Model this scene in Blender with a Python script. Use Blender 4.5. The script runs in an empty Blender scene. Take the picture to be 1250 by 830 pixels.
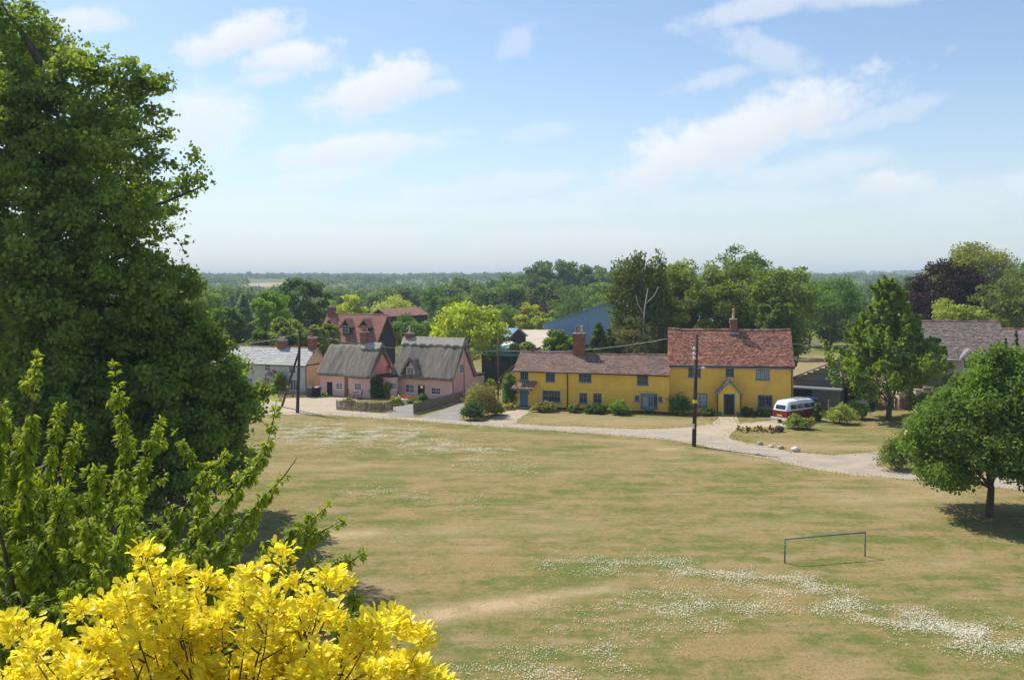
import bpy, math, random
import numpy as np
from mathutils import Matrix, Vector
from mathutils.geometry import tessellate_polygon

rng = np.random.default_rng(11)
random.seed(11)
R = math.radians
SC = bpy.context.scene
COL = SC.collection

# ------------------------------------------------------------------ camera, world, sun, exposure
EYE, FPX, CX, HZ = 12.5, 1111.0, 625.0, 342.0          # eye height (m), focal length and principal point of the survey photo
cam_d = bpy.data.cameras.new('camera')
cam_d.sensor_width = 36; cam_d.lens = FPX * 36 / 1250
cam_d.shift_y = -(415 - HZ) / 1250
cam_d.clip_start = 0.1; cam_d.clip_end = 20000
cam = bpy.data.objects.new('camera', cam_d); COL.objects.link(cam)
cam.location = (0, 0, EYE); cam.rotation_euler = (R(90), 0, 0)
SC.camera = cam
SC.view_settings.view_transform = 'Standard'; SC.view_settings.look = 'None'
SC.view_settings.gamma = 1; SC.view_settings.exposure = 0.85
SC.cycles.max_bounces = 6; SC.cycles.diffuse_bounces = 3; SC.cycles.transmission_bounces = 4; SC.cycles.volume_bounces = 0
SC.cycles.sample_clamp_indirect = 6

SUN_AZ, SUN_EL = R(-49), R(53)                          # azimuth from +Y towards +X
sdir = Vector((math.sin(SUN_AZ) * math.cos(SUN_EL), math.cos(SUN_AZ) * math.cos(SUN_EL), math.sin(SUN_EL)))
sun_d = bpy.data.lights.new('sun', 'SUN'); sun_d.energy = 3.2; sun_d.angle = R(0.53); sun_d.color = (1, .95, .86)
sun = bpy.data.objects.new('sun', sun_d); COL.objects.link(sun)
sun.rotation_euler = sdir.to_track_quat('Z', 'Y').to_euler(); sun.location = (-60, 60, 120)

W = bpy.data.worlds.new('World'); SC.world = W; W.use_nodes = True
wt = W.node_tree; wt.nodes.clear()
def wn(t, **k):
    n = wt.nodes.new(t)
    for a, b in k.items(): setattr(n, a, b)
    return n
def wl(a, b): wt.links.new(a, b)
def wmath(op, a, b=None, clamp=False):
    n = wn('ShaderNodeMath', operation=op, use_clamp=clamp)
    for i, v in enumerate((a, b)):
        if v is None: continue
        if isinstance(v, (int, float)): n.inputs[i].default_value = v
        else: wl(v, n.inputs[i])
    return n.outputs[0]
sky = wn('ShaderNodeTexSky', sky_type='NISHITA', sun_disc=False, sun_elevation=SUN_EL, sun_rotation=SUN_AZ % (2 * math.pi),
         altitude=50, air_density=1.0, dust_density=.5, ozone_density=1.6)
tc = wn('ShaderNodeTexCoord'); sx = wn('ShaderNodeSeparateXYZ'); wl(tc.outputs['Generated'], sx.inputs[0])
az = wmath('ARCTAN2', sx.outputs[0], sx.outputs[1]); el = wmath('ARCSINE', sx.outputs[2])
cmb = wn('ShaderNodeCombineXYZ'); wl(az, cmb.inputs[0]); wl(el, cmb.inputs[1])
def wnoise(scale, detail, vec, sy=1.0):
    m = wn('ShaderNodeMapping'); m.inputs['Scale'].default_value = (1, sy, 1); wl(vec, m.inputs[0])
    n = wn('ShaderNodeTexNoise'); n.inputs['Scale'].default_value = scale; n.inputs['Detail'].default_value = detail
    n.inputs['Roughness'].default_value = .58; wl(m.outputs[0], n.inputs['Vector']); return n
nz1 = wnoise(16, 8, cmb.outputs[0], 1.4); nz2 = wnoise(52, 8, cmb.outputs[0], 1.4)
edge = wmath('ADD', wmath('MULTIPLY', nz1.outputs[0], 1.9), wmath('MULTIPLY', nz2.outputs[0], 1.1))   # mean about 1.22
CLOUDS = [(292, 44, 70, 22, 22, 1), (352, 72, 62, 19, 8, .95), (330, 92, 40, 12, 15, .6), (462, 108, 72, 30, 20, 1), (528, 106, 36, 9, 5, .5),
          (440, 182, 118, 19, 8, .8), (385, 218, 75, 12, 10, .5), (250, 148, 66, 40, 0, .75), (300, 255, 110, 16, 3, .4),
          (633, 50, 26, 17, 40, .32), (905, 163, 165, 36, 19, .95), (985, 128, 60, 26, 5, .75), (1085, 140, 70, 12, 15, .35),
          (935, 62, 62, 22, -20, .45), (868, 98, 55, 13, 12, .42), (930, 9, 110, 14, 8, .6), (1080, -6, 110, 12, 0, .5),
          (1088, 222, 56, 17, 0, .75), (1180, 240, 90, 22, 0, .3), (640, 222, 95, 14, 2, .42), (650, 258, 130, 15, 0, .36),
          (480, 256, 70, 12, 4, .4), (560, 235, 80, 14, 4, .35), (760, 235, 90, 14, 6, .35), (1000, 205, 90, 18, 8, .4), (830, 190, 70, 22, 12, .5), (700, 290, 200, 12, 0, .25), (400, 285, 150, 12, 0, .3), (655, 162, 45, 11, 8, .28), (900, 245, 160, 14, 0, .25), (98, 26, 42, 15, 10, .7), (1245, 225, 20, 14, 0, .5)]
tot = None; shade = None
for (px, py, rx, ry, tilt, st) in CLOUDS:
    ca = math.atan((px - CX) / FPX); ce = math.atan((HZ - py) / FPX * math.cos(ca))
    m = wn('ShaderNodeMapping', vector_type='TEXTURE'); m.inputs['Location'].default_value = (ca, ce, 0)
    m.inputs['Rotation'].default_value = (0, 0, R(tilt)); m.inputs['Scale'].default_value = (rx / FPX, ry / FPX, 1); wl(cmb.outputs[0], m.inputs[0])
    ln = wn('ShaderNodeVectorMath', operation='LENGTH'); wl(m.outputs[0], ln.inputs[0])
    d = wmath('ADD', ln.outputs['Value'], edge)
    mr = wn('ShaderNodeMapRange', interpolation_type='SMOOTHSTEP'); wl(d, mr.inputs[0])
    for i, v in ((1, 2.78), (2, 1.9), (3, 0), (4, st * .86)): mr.inputs[i].default_value = v
    sy_ = wn('ShaderNodeSeparateXYZ'); wl(m.outputs[0], sy_.inputs[0]); sh_ = wmath('MULTIPLY', mr.outputs[0], wmath('SUBTRACT', .42, wmath('MULTIPLY', sy_.outputs[1], .75), True))
    shade = sh_ if shade is None else wmath('MAXIMUM', shade, sh_)
    tot = mr.outputs[0] if tot is None else wmath('MAXIMUM', tot, mr.outputs[0])
# the same broken cumulus carries on over the rest of the sky, as a layer seen at a slant
inv = wmath('MAXIMUM', wmath('ABSOLUTE', sx.outputs[2]), .06)
pl = wn('ShaderNodeCombineXYZ'); wl(wmath('DIVIDE', sx.outputs[0], inv), pl.inputs[0]); wl(wmath('DIVIDE', sx.outputs[1], inv), pl.inputs[1])
nz3 = wnoise(1.1, 8, pl.outputs[0])
mr = wn('ShaderNodeMapRange', interpolation_type='SMOOTHSTEP'); wl(nz3.outputs[0], mr.inputs[0])
for i, v in ((1, .52), (2, .75), (3, 0), (4, .5)): mr.inputs[i].default_value = v
lowf = wn('ShaderNodeMapRange', interpolation_type='SMOOTHSTEP'); wl(el, lowf.inputs[0])
for i, v in ((1, .22), (2, .42), (3, 0), (4, 1)): lowf.inputs[i].default_value = v
tot = wmath('MAXIMUM', tot, wmath('MULTIPLY', mr.outputs[0], lowf.outputs[0]))
veil = wn('ShaderNodeMapRange', interpolation_type='SMOOTHSTEP'); wl(el, veil.inputs[0])
for i, v in ((1, -.02), (2, .24), (3, .6), (4, .0)): veil.inputs[i].default_value = v
mixv = wn('ShaderNodeMixRGB'); wl(veil.outputs[0], mixv.inputs[0]); wl(sky.outputs[0], mixv.inputs[1]); mixv.inputs[2].default_value = (4.2, 4.85, 5.5, 1)
mixc = wn('ShaderNodeMixRGB'); wl(tot, mixc.inputs[0]); wl(mixv.outputs[0], mixc.inputs[1])
cc_ = wn('ShaderNodeMixRGB'); wl(wmath('MULTIPLY', shade, .8), cc_.inputs[0]); cc_.inputs[1].default_value = (6.5, 6.55, 6.7, 1); cc_.inputs[2].default_value = (4.7, 4.95, 5.4, 1); wl(cc_.outputs[0], mixc.inputs[2])
bg = wn('ShaderNodeBackground'); bg.inputs[1].default_value = .087; wl(mixc.outputs[0], bg.inputs[0])
wo = wn('ShaderNodeOutputWorld'); wl(bg.outputs[0], wo.inputs[0])

# ------------------------------------------------------------------ survey helpers
def gp(x, y):                                           # ground point under a survey pixel (level ground)
    Y = EYE * FPX / (y - HZ); return Vector(((x - CX) * Y / FPX, Y, 0))
def at(x, Y): return (x - CX) * Y / FPX
def hz(y, Y): return EYE - (y - HZ) * Y / FPX           # height of a survey pixel at depth Y
def ss(a, b, x): t = np.clip((x - a) / (b - a), 0, 1); return t * t * (3 - 2 * t)
def terrain(x, y):
    x = np.asarray(x, float); y = np.asarray(y, float)
    az_ = x / np.maximum(y, 1)
    h = -7.5 * ss(112, 270, y) * ss(.32, .1, az_) - 3 * ss(180, 420, y) * ss(.1, .32, az_)
    h = h + ss(450, 1500, y) * (17 + 4 * ss(.05, -.3, az_) + 3 * np.sin(az_ * 9 + 1)) + ss(1500, 3200, y) * (2 + 8 * np.sin(az_ * 7 + 2.8) + 3.5 * np.sin(az_ * 19)) + 22 * ss(2000, 3400, y) * ss(.15, .4, az_)
    return h + ss(150, 500, y) * (1.2 * np.sin(x / 90) * np.cos(y / 120))

# ------------------------------------------------------------------ object helpers
def tag(o, label=None, cat=None, group=None, kind=None):
    for k, v in (('label', label), ('category', cat), ('group', group), ('kind', kind)):
        if v: o[k] = v
    return o
def thing(name, label, cat, loc=(0, 0, 0), rotz=0, group=None):
    o = bpy.data.objects.new(name, None); COL.objects.link(o); o.location = loc; o.rotation_euler = (0, 0, rotz); o.empty_display_size = .3
    return tag(o, label, cat, group)
def link(name, me, parent=None, mat=None):
    if mat is not None: me.materials.append(mat)
    o = bpy.data.objects.new(name, me); COL.objects.link(o); o.parent = parent; return o
def np_mesh(name, verts, faces, tint=None, smooth=False):
    """verts (N,3), faces (F,k) all of one size"""
    me = bpy.data.meshes.new(name); k = faces.shape[1]; F = len(faces)
    me.vertices.add(len(verts)); me.vertices.foreach_set('co', np.ascontiguousarray(verts, np.float32).ravel())
    me.loops.add(F * k); me.loops.foreach_set('vertex_index', np.ascontiguousarray(faces, np.int32).ravel())
    me.polygons.add(F); me.polygons.foreach_set('loop_start', np.arange(0, F * k, k, dtype=np.int32))
    if smooth: me.polygons.foreach_set('use_smooth', np.ones(F, bool))
    if tint is not None:
        a = me.attributes.new('tint', 'FLOAT', 'FACE'); a.data.foreach_set('value', np.ascontiguousarray(tint, np.float32))
    me.update(calc_edges=True); me.validate(); return me
class MB:
    def __init__(s): s.v = []; s.f = []; s.t = []
    def face(s, pts, t=0.5):
        n = len(s.v); s.v += [tuple(p) for p in pts]; s.f.append(tuple(range(n, n + len(pts)))); s.t.append(t); return s
    def hexa(s, p, t=0.5):                              # p: 4 bottom, 4 top
        n = len(s.v); s.v += [tuple(q) for q in p]
        for f in ((3, 2, 1, 0), (4, 5, 6, 7), (0, 1, 5, 4), (1, 2, 6, 5), (2, 3, 7, 6), (3, 0, 4, 7)):
            s.f.append(tuple(n + i for i in f)); s.t.append(t)
        return s
    def box(s, x0, x1, y0, y1, z0, z1, t=0.5):
        return s.hexa([(x0, y0, z0), (x1, y0, z0), (x1, y1, z0), (x0, y1, z0), (x0, y0, z1), (x1, y0, z1), (x1, y1, z1), (x0, y1, z1)], t)
    def fbox(s, F, u0, u1, z0, z1, d0, d1):             # a box in the coordinates of a wall face
        return s.hexa([F(u0, z0, d0), F(u1, z0, d0), F(u1, z0, d1), F(u0, z0, d1), F(u0, z1, d0), F(u1, z1, d0), F(u1, z1, d1), F(u0, z1, d1)])
    def tube(s, path, radii, n=6, t=0.5, cap=True):
        path = [Vector(p) for p in path]
        if not hasattr(radii, '__len__'): radii = [radii] * len(path)
        base = len(s.v); up = Vector((0, 0, 1))
        for i, p in enumerate(path):
            d = (path[min(i + 1, len(path) - 1)] - path[max(i - 1, 0)]).normalized()
            a = d.cross(up if abs(d.z) < .95 else Vector((1, 0, 0))).normalized(); b = d.cross(a)
            for k in range(n):
                an = 2 * math.pi * k / n; s.v.append(tuple(p + (a * math.cos(an) + b * math.sin(an)) * radii[i]))
        for i in range(len(path) - 1):
            for k in range(n):
                k2 = (k + 1) % n; s.f.append((base + i * n + k, base + i * n + k2, base + (i + 1) * n + k2, base + (i + 1) * n + k)); s.t.append(t)
        if cap:
            s.f.append(tuple(base + k for k in range(n))[::-1]); s.t.append(t)
            s.f.append(tuple(base + (len(path) - 1) * n + k for k in range(n))); s.t.append(t)
        return s
    def lathe(s, prof, c=(0, 0, 0), n=14, sx=1, sy=1, t=0.5):      # prof: (radius, z)
        base = len(s.v)
        for (r, z) in prof:
            for k in range(n):
                an = 2 * math.pi * k / n; s.v.append((c[0] + r * sx * math.cos(an), c[1] + r * sy * math.sin(an), c[2] + z))
        for i in range(len(prof) - 1):
            for k in range(n):
                k2 = (k + 1) % n; s.f.append((base + i * n + k, base + i * n + k2, base + (i + 1) * n + k2, base + (i + 1) * n + k)); s.t.append(t)
        s.f.append(tuple(base + k for k in range(n))[::-1]); s.t.append(t)
        s.f.append(tuple(base + (len(prof) - 1) * n + k for k in range(n))); s.t.append(t); return s
    def mesh(s, name, smooth=False):
        me = bpy.data.meshes.new(name); me.from_pydata(s.v, [], s.f)
        a = me.attributes.new('tint', 'FLOAT', 'FACE'); a.data.foreach_set('value', np.array(s.t, np.float32))
        if smooth: me.polygons.foreach_set('use_smooth', np.ones(len(s.f), bool))
        me.update(); return me
    def build(s, name, mat, parent=None, smooth=False, kind=None, label=None):
        return tag(link(name, s.mesh(name, smooth), parent, mat), label=label, kind=kind)

# ------------------------------------------------------------------ materials
def pm(name, c1, c2=None, scale=2.0, rough=.8, bump=0.0, bscale=20.0, stretch=(1, 1, 1), tint=0.0, c3=None, scale3=.6, spec=.3, metal=0, lo=.35, hi=.65, detail=6):
    m = bpy.data.materials.new(name); m.use_nodes = True; t = m.node_tree; N = t.nodes; L = t.links
    b = N['Principled BSDF']; b.inputs['Roughness'].default_value = rough; b.inputs['Specular IOR Level'].default_value = spec; b.inputs['Metallic'].default_value = metal
    co = N.new('ShaderNodeTexCoord'); mp = N.new('ShaderNodeMapping'); mp.inputs['Scale'].default_value = stretch; L.new(co.outputs['Object'], mp.inputs[0])
    def noise(sc, d=detail):
        n = N.new('ShaderNodeTexNoise'); n.inputs['Scale'].default_value = sc; n.inputs['Detail'].default_value = d; n.inputs['Roughness'].default_value = .6
        L.new(mp.outputs[0], n.inputs['Vector']); return n.outputs[0]
    def mixed(f, a, c, lo, hi):
        r = N.new('ShaderNodeMapRange'); L.new(f, r.inputs[0]); r.inputs[1].default_value = lo; r.inputs[2].default_value = hi
        x = N.new('ShaderNodeMixRGB'); L.new(r.outputs[0], x.inputs[0])
        for i, v in ((1, a), (2, c)):
            if isinstance(v, tuple): x.inputs[i].default_value = (*v, 1)
            else: L.new(v, x.inputs[i])
        return x.outputs[0]
    cur = c1
    if c2: cur = mixed(noise(scale), c1, c2, lo, hi)
    if c3: cur = mixed(noise(scale3), cur, c3, .5, .72)
    if tint:
        a = N.new('ShaderNodeAttribute'); a.attribute_name = 'tint'
        r = N.new('ShaderNodeMapRange'); L.new(a.outputs['Fac'], r.inputs[0]); r.inputs[3].default_value = 1 - tint; r.inputs[4].default_value = 1 + tint
        x = N.new('ShaderNodeMixRGB'); x.blend_type = 'MULTIPLY'; x.inputs[0].default_value = 1; L.new(r.outputs[0], x.inputs[2])
        if isinstance(cur, tuple): x.inputs[1].default_value = (*cur, 1)
        else: L.new(cur, x.inputs[1])
        cur = x.outputs[0]
    if isinstance(cur, tuple): b.inputs['Base Color'].default_value = (*cur, 1)
    else: L.new(cur, b.inputs['Base Color'])
    if bump:
        bp = N.new('ShaderNodeBump'); bp.inputs['Strength'].default_value = bump; bp.inputs['Distance'].default_value = .05
        L.new(noise(bscale, 4), bp.inputs['Height']); L.new(bp.outputs[0], b.inputs['Normal'])
    return m
def leaf_mat(name, trans=.4, rough=.6, spec=.15, warm=(1.75, 1.5, .4), var=.38, tip=(1.2, 1.08, .85)):
    m = bpy.data.materials.new(name); m.use_nodes = True; t = m.node_tree; N = t.nodes; L = t.links
    b = N['Principled BSDF']; b.inputs['Roughness'].default_value = rough; b.inputs['Specular IOR Level'].default_value = spec
    oi = N.new('ShaderNodeObjectInfo'); a = N.new('ShaderNodeAttribute'); a.attribute_name = 'tint'
    r = N.new('ShaderNodeMapRange'); L.new(a.outputs['Fac'], r.inputs[0]); r.inputs[3].default_value = 1 - var; r.inputs[4].default_value = 1 + var
    x = N.new('ShaderNodeMixRGB'); x.blend_type = 'MULTIPLY'; x.inputs[0].default_value = 1; L.new(oi.outputs['Color'], x.inputs[1]); L.new(r.outputs[0], x.inputs[2])
    hu = N.new('ShaderNodeMixRGB'); hu.blend_type = 'MULTIPLY'; L.new(a.outputs['Fac'], hu.inputs[0]); L.new(x.outputs[0], hu.inputs[1]); hu.inputs[2].default_value = (*tip, 1); x = hu
    L.new(x.outputs[0], b.inputs['Base Color'])
    w = N.new('ShaderNodeMixRGB'); w.blend_type = 'MULTIPLY'; w.inputs[0].default_value = 1; L.new(x.outputs[0], w.inputs[1]); w.inputs[2].default_value = (*warm, 1)
    tr = N.new('ShaderNodeBsdfTranslucent'); L.new(w.outputs[0], tr.inputs[0])
    mx = N.new('ShaderNodeMixShader'); mx.inputs[0].default_value = trans; L.new(b.outputs[0], mx.inputs[1]); L.new(tr.outputs[0], mx.inputs[2])
    L.new(mx.outputs[0], N['Material Output'].inputs[0]); return m

M_LEAF = leaf_mat('leaf')
M_GOLD = leaf_mat('golden_leaf', trans=.5, rough=.4, spec=.3, warm=(1.05, 1.03, .65), var=.2, tip=(1.05, 1.0, .75))
M_PETAL = leaf_mat('petal', trans=.3, rough=.7, spec=.1, warm=(1, 1, 1), var=.2)
M_BARK = pm('bark', (.07, .055, .04), (.125, .105, .08), 3, .9, .6, 12, (1, 1, .3))
M_BIRCH = pm('birch_bark', (.62, .6, .55), (.3, .28, .25), 3, .8, .3, 10, (1, 1, 2))
M_YELLOW = pm('yellow_limewash', (.96, .60, .10), (.90, .545, .09), 1.4, .85, .35, 9, (1, 1, .55), c3=(.78, .49, .12), scale3=.7)
M_PINK = pm('pink_limewash', (.90, .53, .465), (.82, .465, .405), 1.3, .85, .25, 9, c3=(.74, .50, .44), scale3=.5)
M_CORAL = pm('coral_limewash', (.80, .33, .27), (.70, .30, .25), 1.2, .85, .2, 9)
M_WHITE_R = pm('white_render', (.62, .6, .55), (.54, .53, .49), 1.2, .85, .2, 9)
M_CREAM_R = pm('cream_render', (.72, .53, .34), (.64, .47, .31), 1.2, .85, .2, 9)
M_BEIGE_R = pm('beige_render', (.60, .47, .36), (.54, .43, .34), 1.2, .85, .2, 9)
M_LILAC = pm('lilac_limewash', (.50, .38, .42), (.42, .32, .36), 1.2, .85, .2, 9)
M_BLUE = pm('blue_paint', (.10, .20, .29), (.13, .24, .33), 4, .55, .05, 30)
M_WHITE = pm('white_paint', (.80, .81, .82), (.70, .71, .72), 5, .5)
M_BLACK = pm('black_paint', (.018, .018, .02), (.03, .03, .032), 4, .5)
M_IRON = pm('cast_iron', (.03, .025, .025), (.05, .045, .045), 4, .6)
def glass(name, c, rough=.06):
    return pm(name, c, tuple(v * 1.6 for v in c), 1.5, rough, .02, 3, spec=.7)
M_GLASS = glass('window_glass', (.02, .024, .028)); M_NET = glass('curtained_glass', (.30, .30, .28), .15)
M_TILE_B = pm('brown_tile', (.20, .125, .095), (.27, .18, .14), 1.3, .9, .3, 25, tint=.28, c3=(.16, .11, .09), scale3=.35)
M_TILE_R = pm('red_tile', (.40, .17, .11), (.33, .145, .10), 1.5, .9, .3, 25, tint=.6, c3=(.20, .115, .09), scale3=.4)
M_TILE_O = pm('orange_tile', (.33, .155, .115), (.38, .19, .14), 1.5, .9, .3, 25, tint=.2)
M_TILE_P = pm('mottled_tile', (.42, .25, .18), (.25, .14, .11), 8, .9, .3, 25, tint=.5)
M_TILE_G = pm('lichened_tile', (.20, .15, .13), (.26, .20, .175), 2.2, .9, .3, 25, tint=.3, c3=(.34, .31, .28), scale3=2.6)
M_SLATE = pm('weathered_slate', (.44, .43, .41), (.34, .335, .33), 1.6, .7, .2, 15, tint=.12)
M_THATCH = pm('old_thatch', (.18, .155, .125), (.285, .25, .205), 3, .95, 1.0, 26, (2.6, .35, .35), c3=(.12, .105, .088), scale3=.5)
M_THATCH2 = pm('ridge_thatch', (.46, .42, .37), (.36, .33, .28), 3, .95, .8, 26, (2.6, .35, .35))
M_BRICK = pm('old_brick', (.33, .135, .085), (.24, .11, .08), 5, .9, .3, 20, tint=.3)
M_MORTAR = pm('lime_mortar', (.45, .4, .34), (.38, .34, .29), 6, .95)
M_POT_R = pm('red_clay_pot', (.42, .13, .08), (.34, .11, .08), 6, .8); M_POT_C = pm('buff_clay_pot', (.62, .46, .24), (.52, .4, .24), 6, .8)
M_LEAD = pm('lead_flashing', (.42, .45, .48), (.34, .36, .39), 6, .5)
M_WOOD_G = pm('weathered_wood', (.17, .14, .11), (.25, .215, .17), 3, .9, .4, 20, (1, 1, .2), tint=.25)
M_WOOD_D = pm('dark_wood', (.05, .038, .03), (.085, .065, .05), 3, .85, .3, 18, (1, 1, .2), tint=.25)
M_WOOD_B = pm('brown_wood', (.13, .065, .04), (.18, .10, .06), 3, .85, .3, 18, (1, 1, .2), tint=.25)
M_BOARD = pm('grey_weatherboard', (.19, .19, .195), (.25, .245, .24), 2, .85, .3, 14, (.2, 1, 1), tint=.2)
M_BOARD_K = pm('black_weatherboard', (.03, .03, .033), (.05, .05, .05), 2, .8, .3, 14, (.2, 1, 1), tint=.2)
M_BARN = pm('blue_sheet', (.19, .32, .46), (.22, .35, .48), 1, .6, 0, tint=.06)
M_GREEN_R = pm('green_sheet', (.13, .28, .17), (.17, .31, .20), 1.2, .6); M_GREEN_D = pm('dark_green_boards', (.025, .05, .04), (.04, .07, .05), 1.2, .7)
M_CONC = pm('pale_blockwork', (.55, .47, .37), (.47, .40, .31), .7, .9, .2, 8)
M_ROAD = pm('lane_surface', (.43, .355, .265), (.31, .265, .215), .5, .95, .4, 30, (1, 1.6, 1), c3=(.36, .29, .19), scale3=1.3)
M_GRAVEL = pm('pale_gravel', (.47, .385, .275), (.39, .32, .23), .5, .95, .5, 35, c3=(.40, .32, .21), scale3=.8)
M_ASPH = pm('grey_asphalt', (.235, .215, .19), (.29, .265, .235), .6, .95, .3, 35)
M_STONE = pm('boulder', (.42, .39, .34), (.30, .28, .25), 4, .9, .5, 8)
M_STONE_W = pm('white_boulder', (.72, .70, .65), (.58, .56, .52), 4, .9, .4, 8)
M_RUBBER = pm('rubber', (.02, .02, .02), (.03, .03, .03), 6, .8)
M_RED = pm('maroon_paint', (.17, .008, .016), (.18, .009, .018), 2, .28, spec=.5); M_VWHITE = pm('van_white', (.74, .77, .78), (.72, .75, .76), 2, .3, spec=.5)
M_CHROME = pm('chrome', (.7, .7, .7), None, rough=.2, metal=1); M_PLATE = pm('yellow_plate', (.80, .52, .02), None, rough=.4)
M_LAMP_R = pm('red_lens', (.5, .015, .01), None, rough=.2); M_CARB = pm('car_blue', (.10, .25, .42), None, rough=.3, spec=.5)
M_CARD = pm('car_dark', (.02, .028, .045), None, rough=.3, spec=.5); M_SILVER = pm('car_silver', (.5, .5, .51), None, rough=.35, metal=.6)
M_BIN_G = pm('bin_green', (.03, .06, .05), None, rough=.5); M_BIN_B = pm('bin_navy', (.02, .028, .07), None, rough=.5); M_BIN_L = pm('bin_lid_grey', (.30, .32, .35), None, rough=.5)
M_GALV = pm('galvanised_steel', (.20, .22, .24), (.14, .15, .165), 8, .5, metal=.3); M_YTAPE = pm('yellow_band', (.80, .62, .03), None, rough=.5)
M_WIRE = pm('wire_sheath', (.42, .44, .45), None, rough=.6); M_PORC = pm('white_porcelain', (.75, .76, .75), None, rough=.3)

# ------------------------------------------------------------------ ground sheet
def axis(lo, d0, d1, hi, step, grow):
    a = [d0 + i * step for i in range(int((d1 - d0) / step) + 1)]
    s = step
    while a[-1] < hi: s *= grow; a.append(a[-1] + s)
    s = step
    while a[0] > lo: s *= grow; a.insert(0, a[0] - s)
    return np.array(a)
GX = axis(-6000, -34, 44, 6000, .5, 1.09); GY = axis(-400, 24, 100, 7000, .5, 1.06)
gx, gy = np.meshgrid(GX, GY); gx = gx.ravel(); gy = gy.ravel()
gz = terrain(gx, gy)
def seg_dist(x, y, a, b):
    ax, ay, bx, by = a[0], a[1], b[0], b[1]; dx, dy = bx - ax, by - ay
    t = np.clip(((x - ax) * dx + (y - ay) * dy) / (dx * dx + dy * dy + 1e-9), 0, 1)
    return np.hypot(x - ax - t * dx, y - ay - t * dy)
# bands of white clover in the green: survey line, half width (m), flower count, how green the turf is
CLOVER = [((330, 530), (420, 527), 4.4, 6500, .1), ((420, 529), (505, 534), 4.4, 6000, .15), ((500, 540), (560, 548), 2.6, 2600, .3), ((555, 549), (625, 551), 1.0, 1100, .3),
          ((555, 566), (660, 572), 2.0, 420, .6), ((420, 598), (480, 602), 1.8, 220, .6), ((475, 608), (610, 618), 1.5, 420, .5),
          ((655, 690), (830, 688), 1.2, 1100, .8), ((700, 694), (850, 684), .8, 800, .7), ((825, 697), (1000, 714), 1.0, 2600, .7), ((960, 712), (1045, 738), 1.4, 1200, .6), ((780, 735), (1045, 742), 1.2, 1800, .6),
          ((1040, 745), (1120, 760), .8, 2000, .6), ((1110, 760), (1262, 795), 1.3, 4200, .5), ((1100, 748), (1262, 775), 1.4, 500, .4), ((770, 725), (900, 760), 2.2, 1500, .55),
          ((600, 815), (760, 800), 1.7, 1000, .45), ((660, 760), (820, 755), 2.4, 600, .4), ((540, 825), (700, 835), 1.2, 500, .4)]
green = np.full(gx.shape, .46); bare = np.zeros(gx.shape)
def gw(c): v = gp(*c); return (v.x, v.y)
for a, b, w, n, g in CLOVER:
    d = seg_dist(gx, gy, gw(a), gw(b)); green = np.maximum(green, .28 + g * .62 * np.exp(-(d / (w * 1.1)) ** 2))
for a, b, w, g in [((300, 590), (470, 592), 2.2, .35), ((680, 600), (700, 600), .6, .7), ((620, 552), (700, 556), 1.2, .3), ((870, 640), (1000, 625), 2.5, .3), ((1040, 640), (1180, 640), 2.5, .3),
                   ((930, 750), (1100, 800), 2.0, .3), ((660, 655), (760, 660), 2.2, .3), ((940, 566), (990, 570), .9, .5), ((1010, 655), (1190, 665), 1.6, .35), ((560, 780), (760, 770), 1.6, .35),
                   ((960, 535), (1010, 525), 2.0, .25), ((800, 620), (960, 600), 2.0, .12)]:
    d = seg_dist(gx, gy, gw(a), gw(b)); green = np.maximum(green, .28 + g * np.exp(-(d / w) ** 2))
for a, b, w, s in [((520, 752), (640, 733), .8, 1), ((630, 734), (750, 716), .5, .8), ((400, 655), (450, 650), .9, .8), ((1040, 610), (1150, 606), 1.6, .55), ((1080, 625), (1240, 622), 1.0, .35), ((810, 548), (826, 548), .8, .8),
                   ((470, 575), (800, 560), 3.0, .15), ((870, 648), (1000, 630), .7, .25), ((470, 655), (700, 640), 1.6, .3), ((300, 575), (420, 570), 1.5, .3), ((1100, 690), (1180, 688), .7, .3),
                   ((920, 545), (1060, 546), 1.3, .5), ((330, 512), (800, 541), .9, .35), ((860, 551), (1140, 594), .9, .35), ((660, 512), (830, 517), 3.0, .4), ((960, 462), (1040, 440), 18, .45)]:
    d = seg_dist(gx, gy, gw(a), gw(b)); bare = np.maximum(bare, s * np.exp(-(d / w) ** 2))
far = ss(125, 190, gy)
green = green * (1 - far) + far * (.95 - .0 * gx)
fieldm = ((np.abs(gx / np.maximum(gy, 1) + .267) < .024) & (np.abs(gy - 1150) < 130)) | ((np.abs(gx / np.maximum(gy, 1) + .07) < .012) & (np.abs(gy - 1300) < 90))
bare = np.where(fieldm, 1.2, bare * (1 - far))
nx, ny = len(GX), len(GY)
ii = (np.arange(ny - 1)[:, None] * nx + np.arange(nx - 1)[None, :]).ravel()
gfaces = np.stack([ii, ii + 1, ii + nx + 1, ii + nx], 1)
gme = np_mesh('ground', np.stack([gx, gy, gz], 1), gfaces, smooth=True)
for nm, arr in (('green', green), ('bare', bare)):
    a = gme.attributes.new(nm, 'FLOAT', 'POINT'); a.data.foreach_set('value', arr.astype(np.float32))
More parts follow.
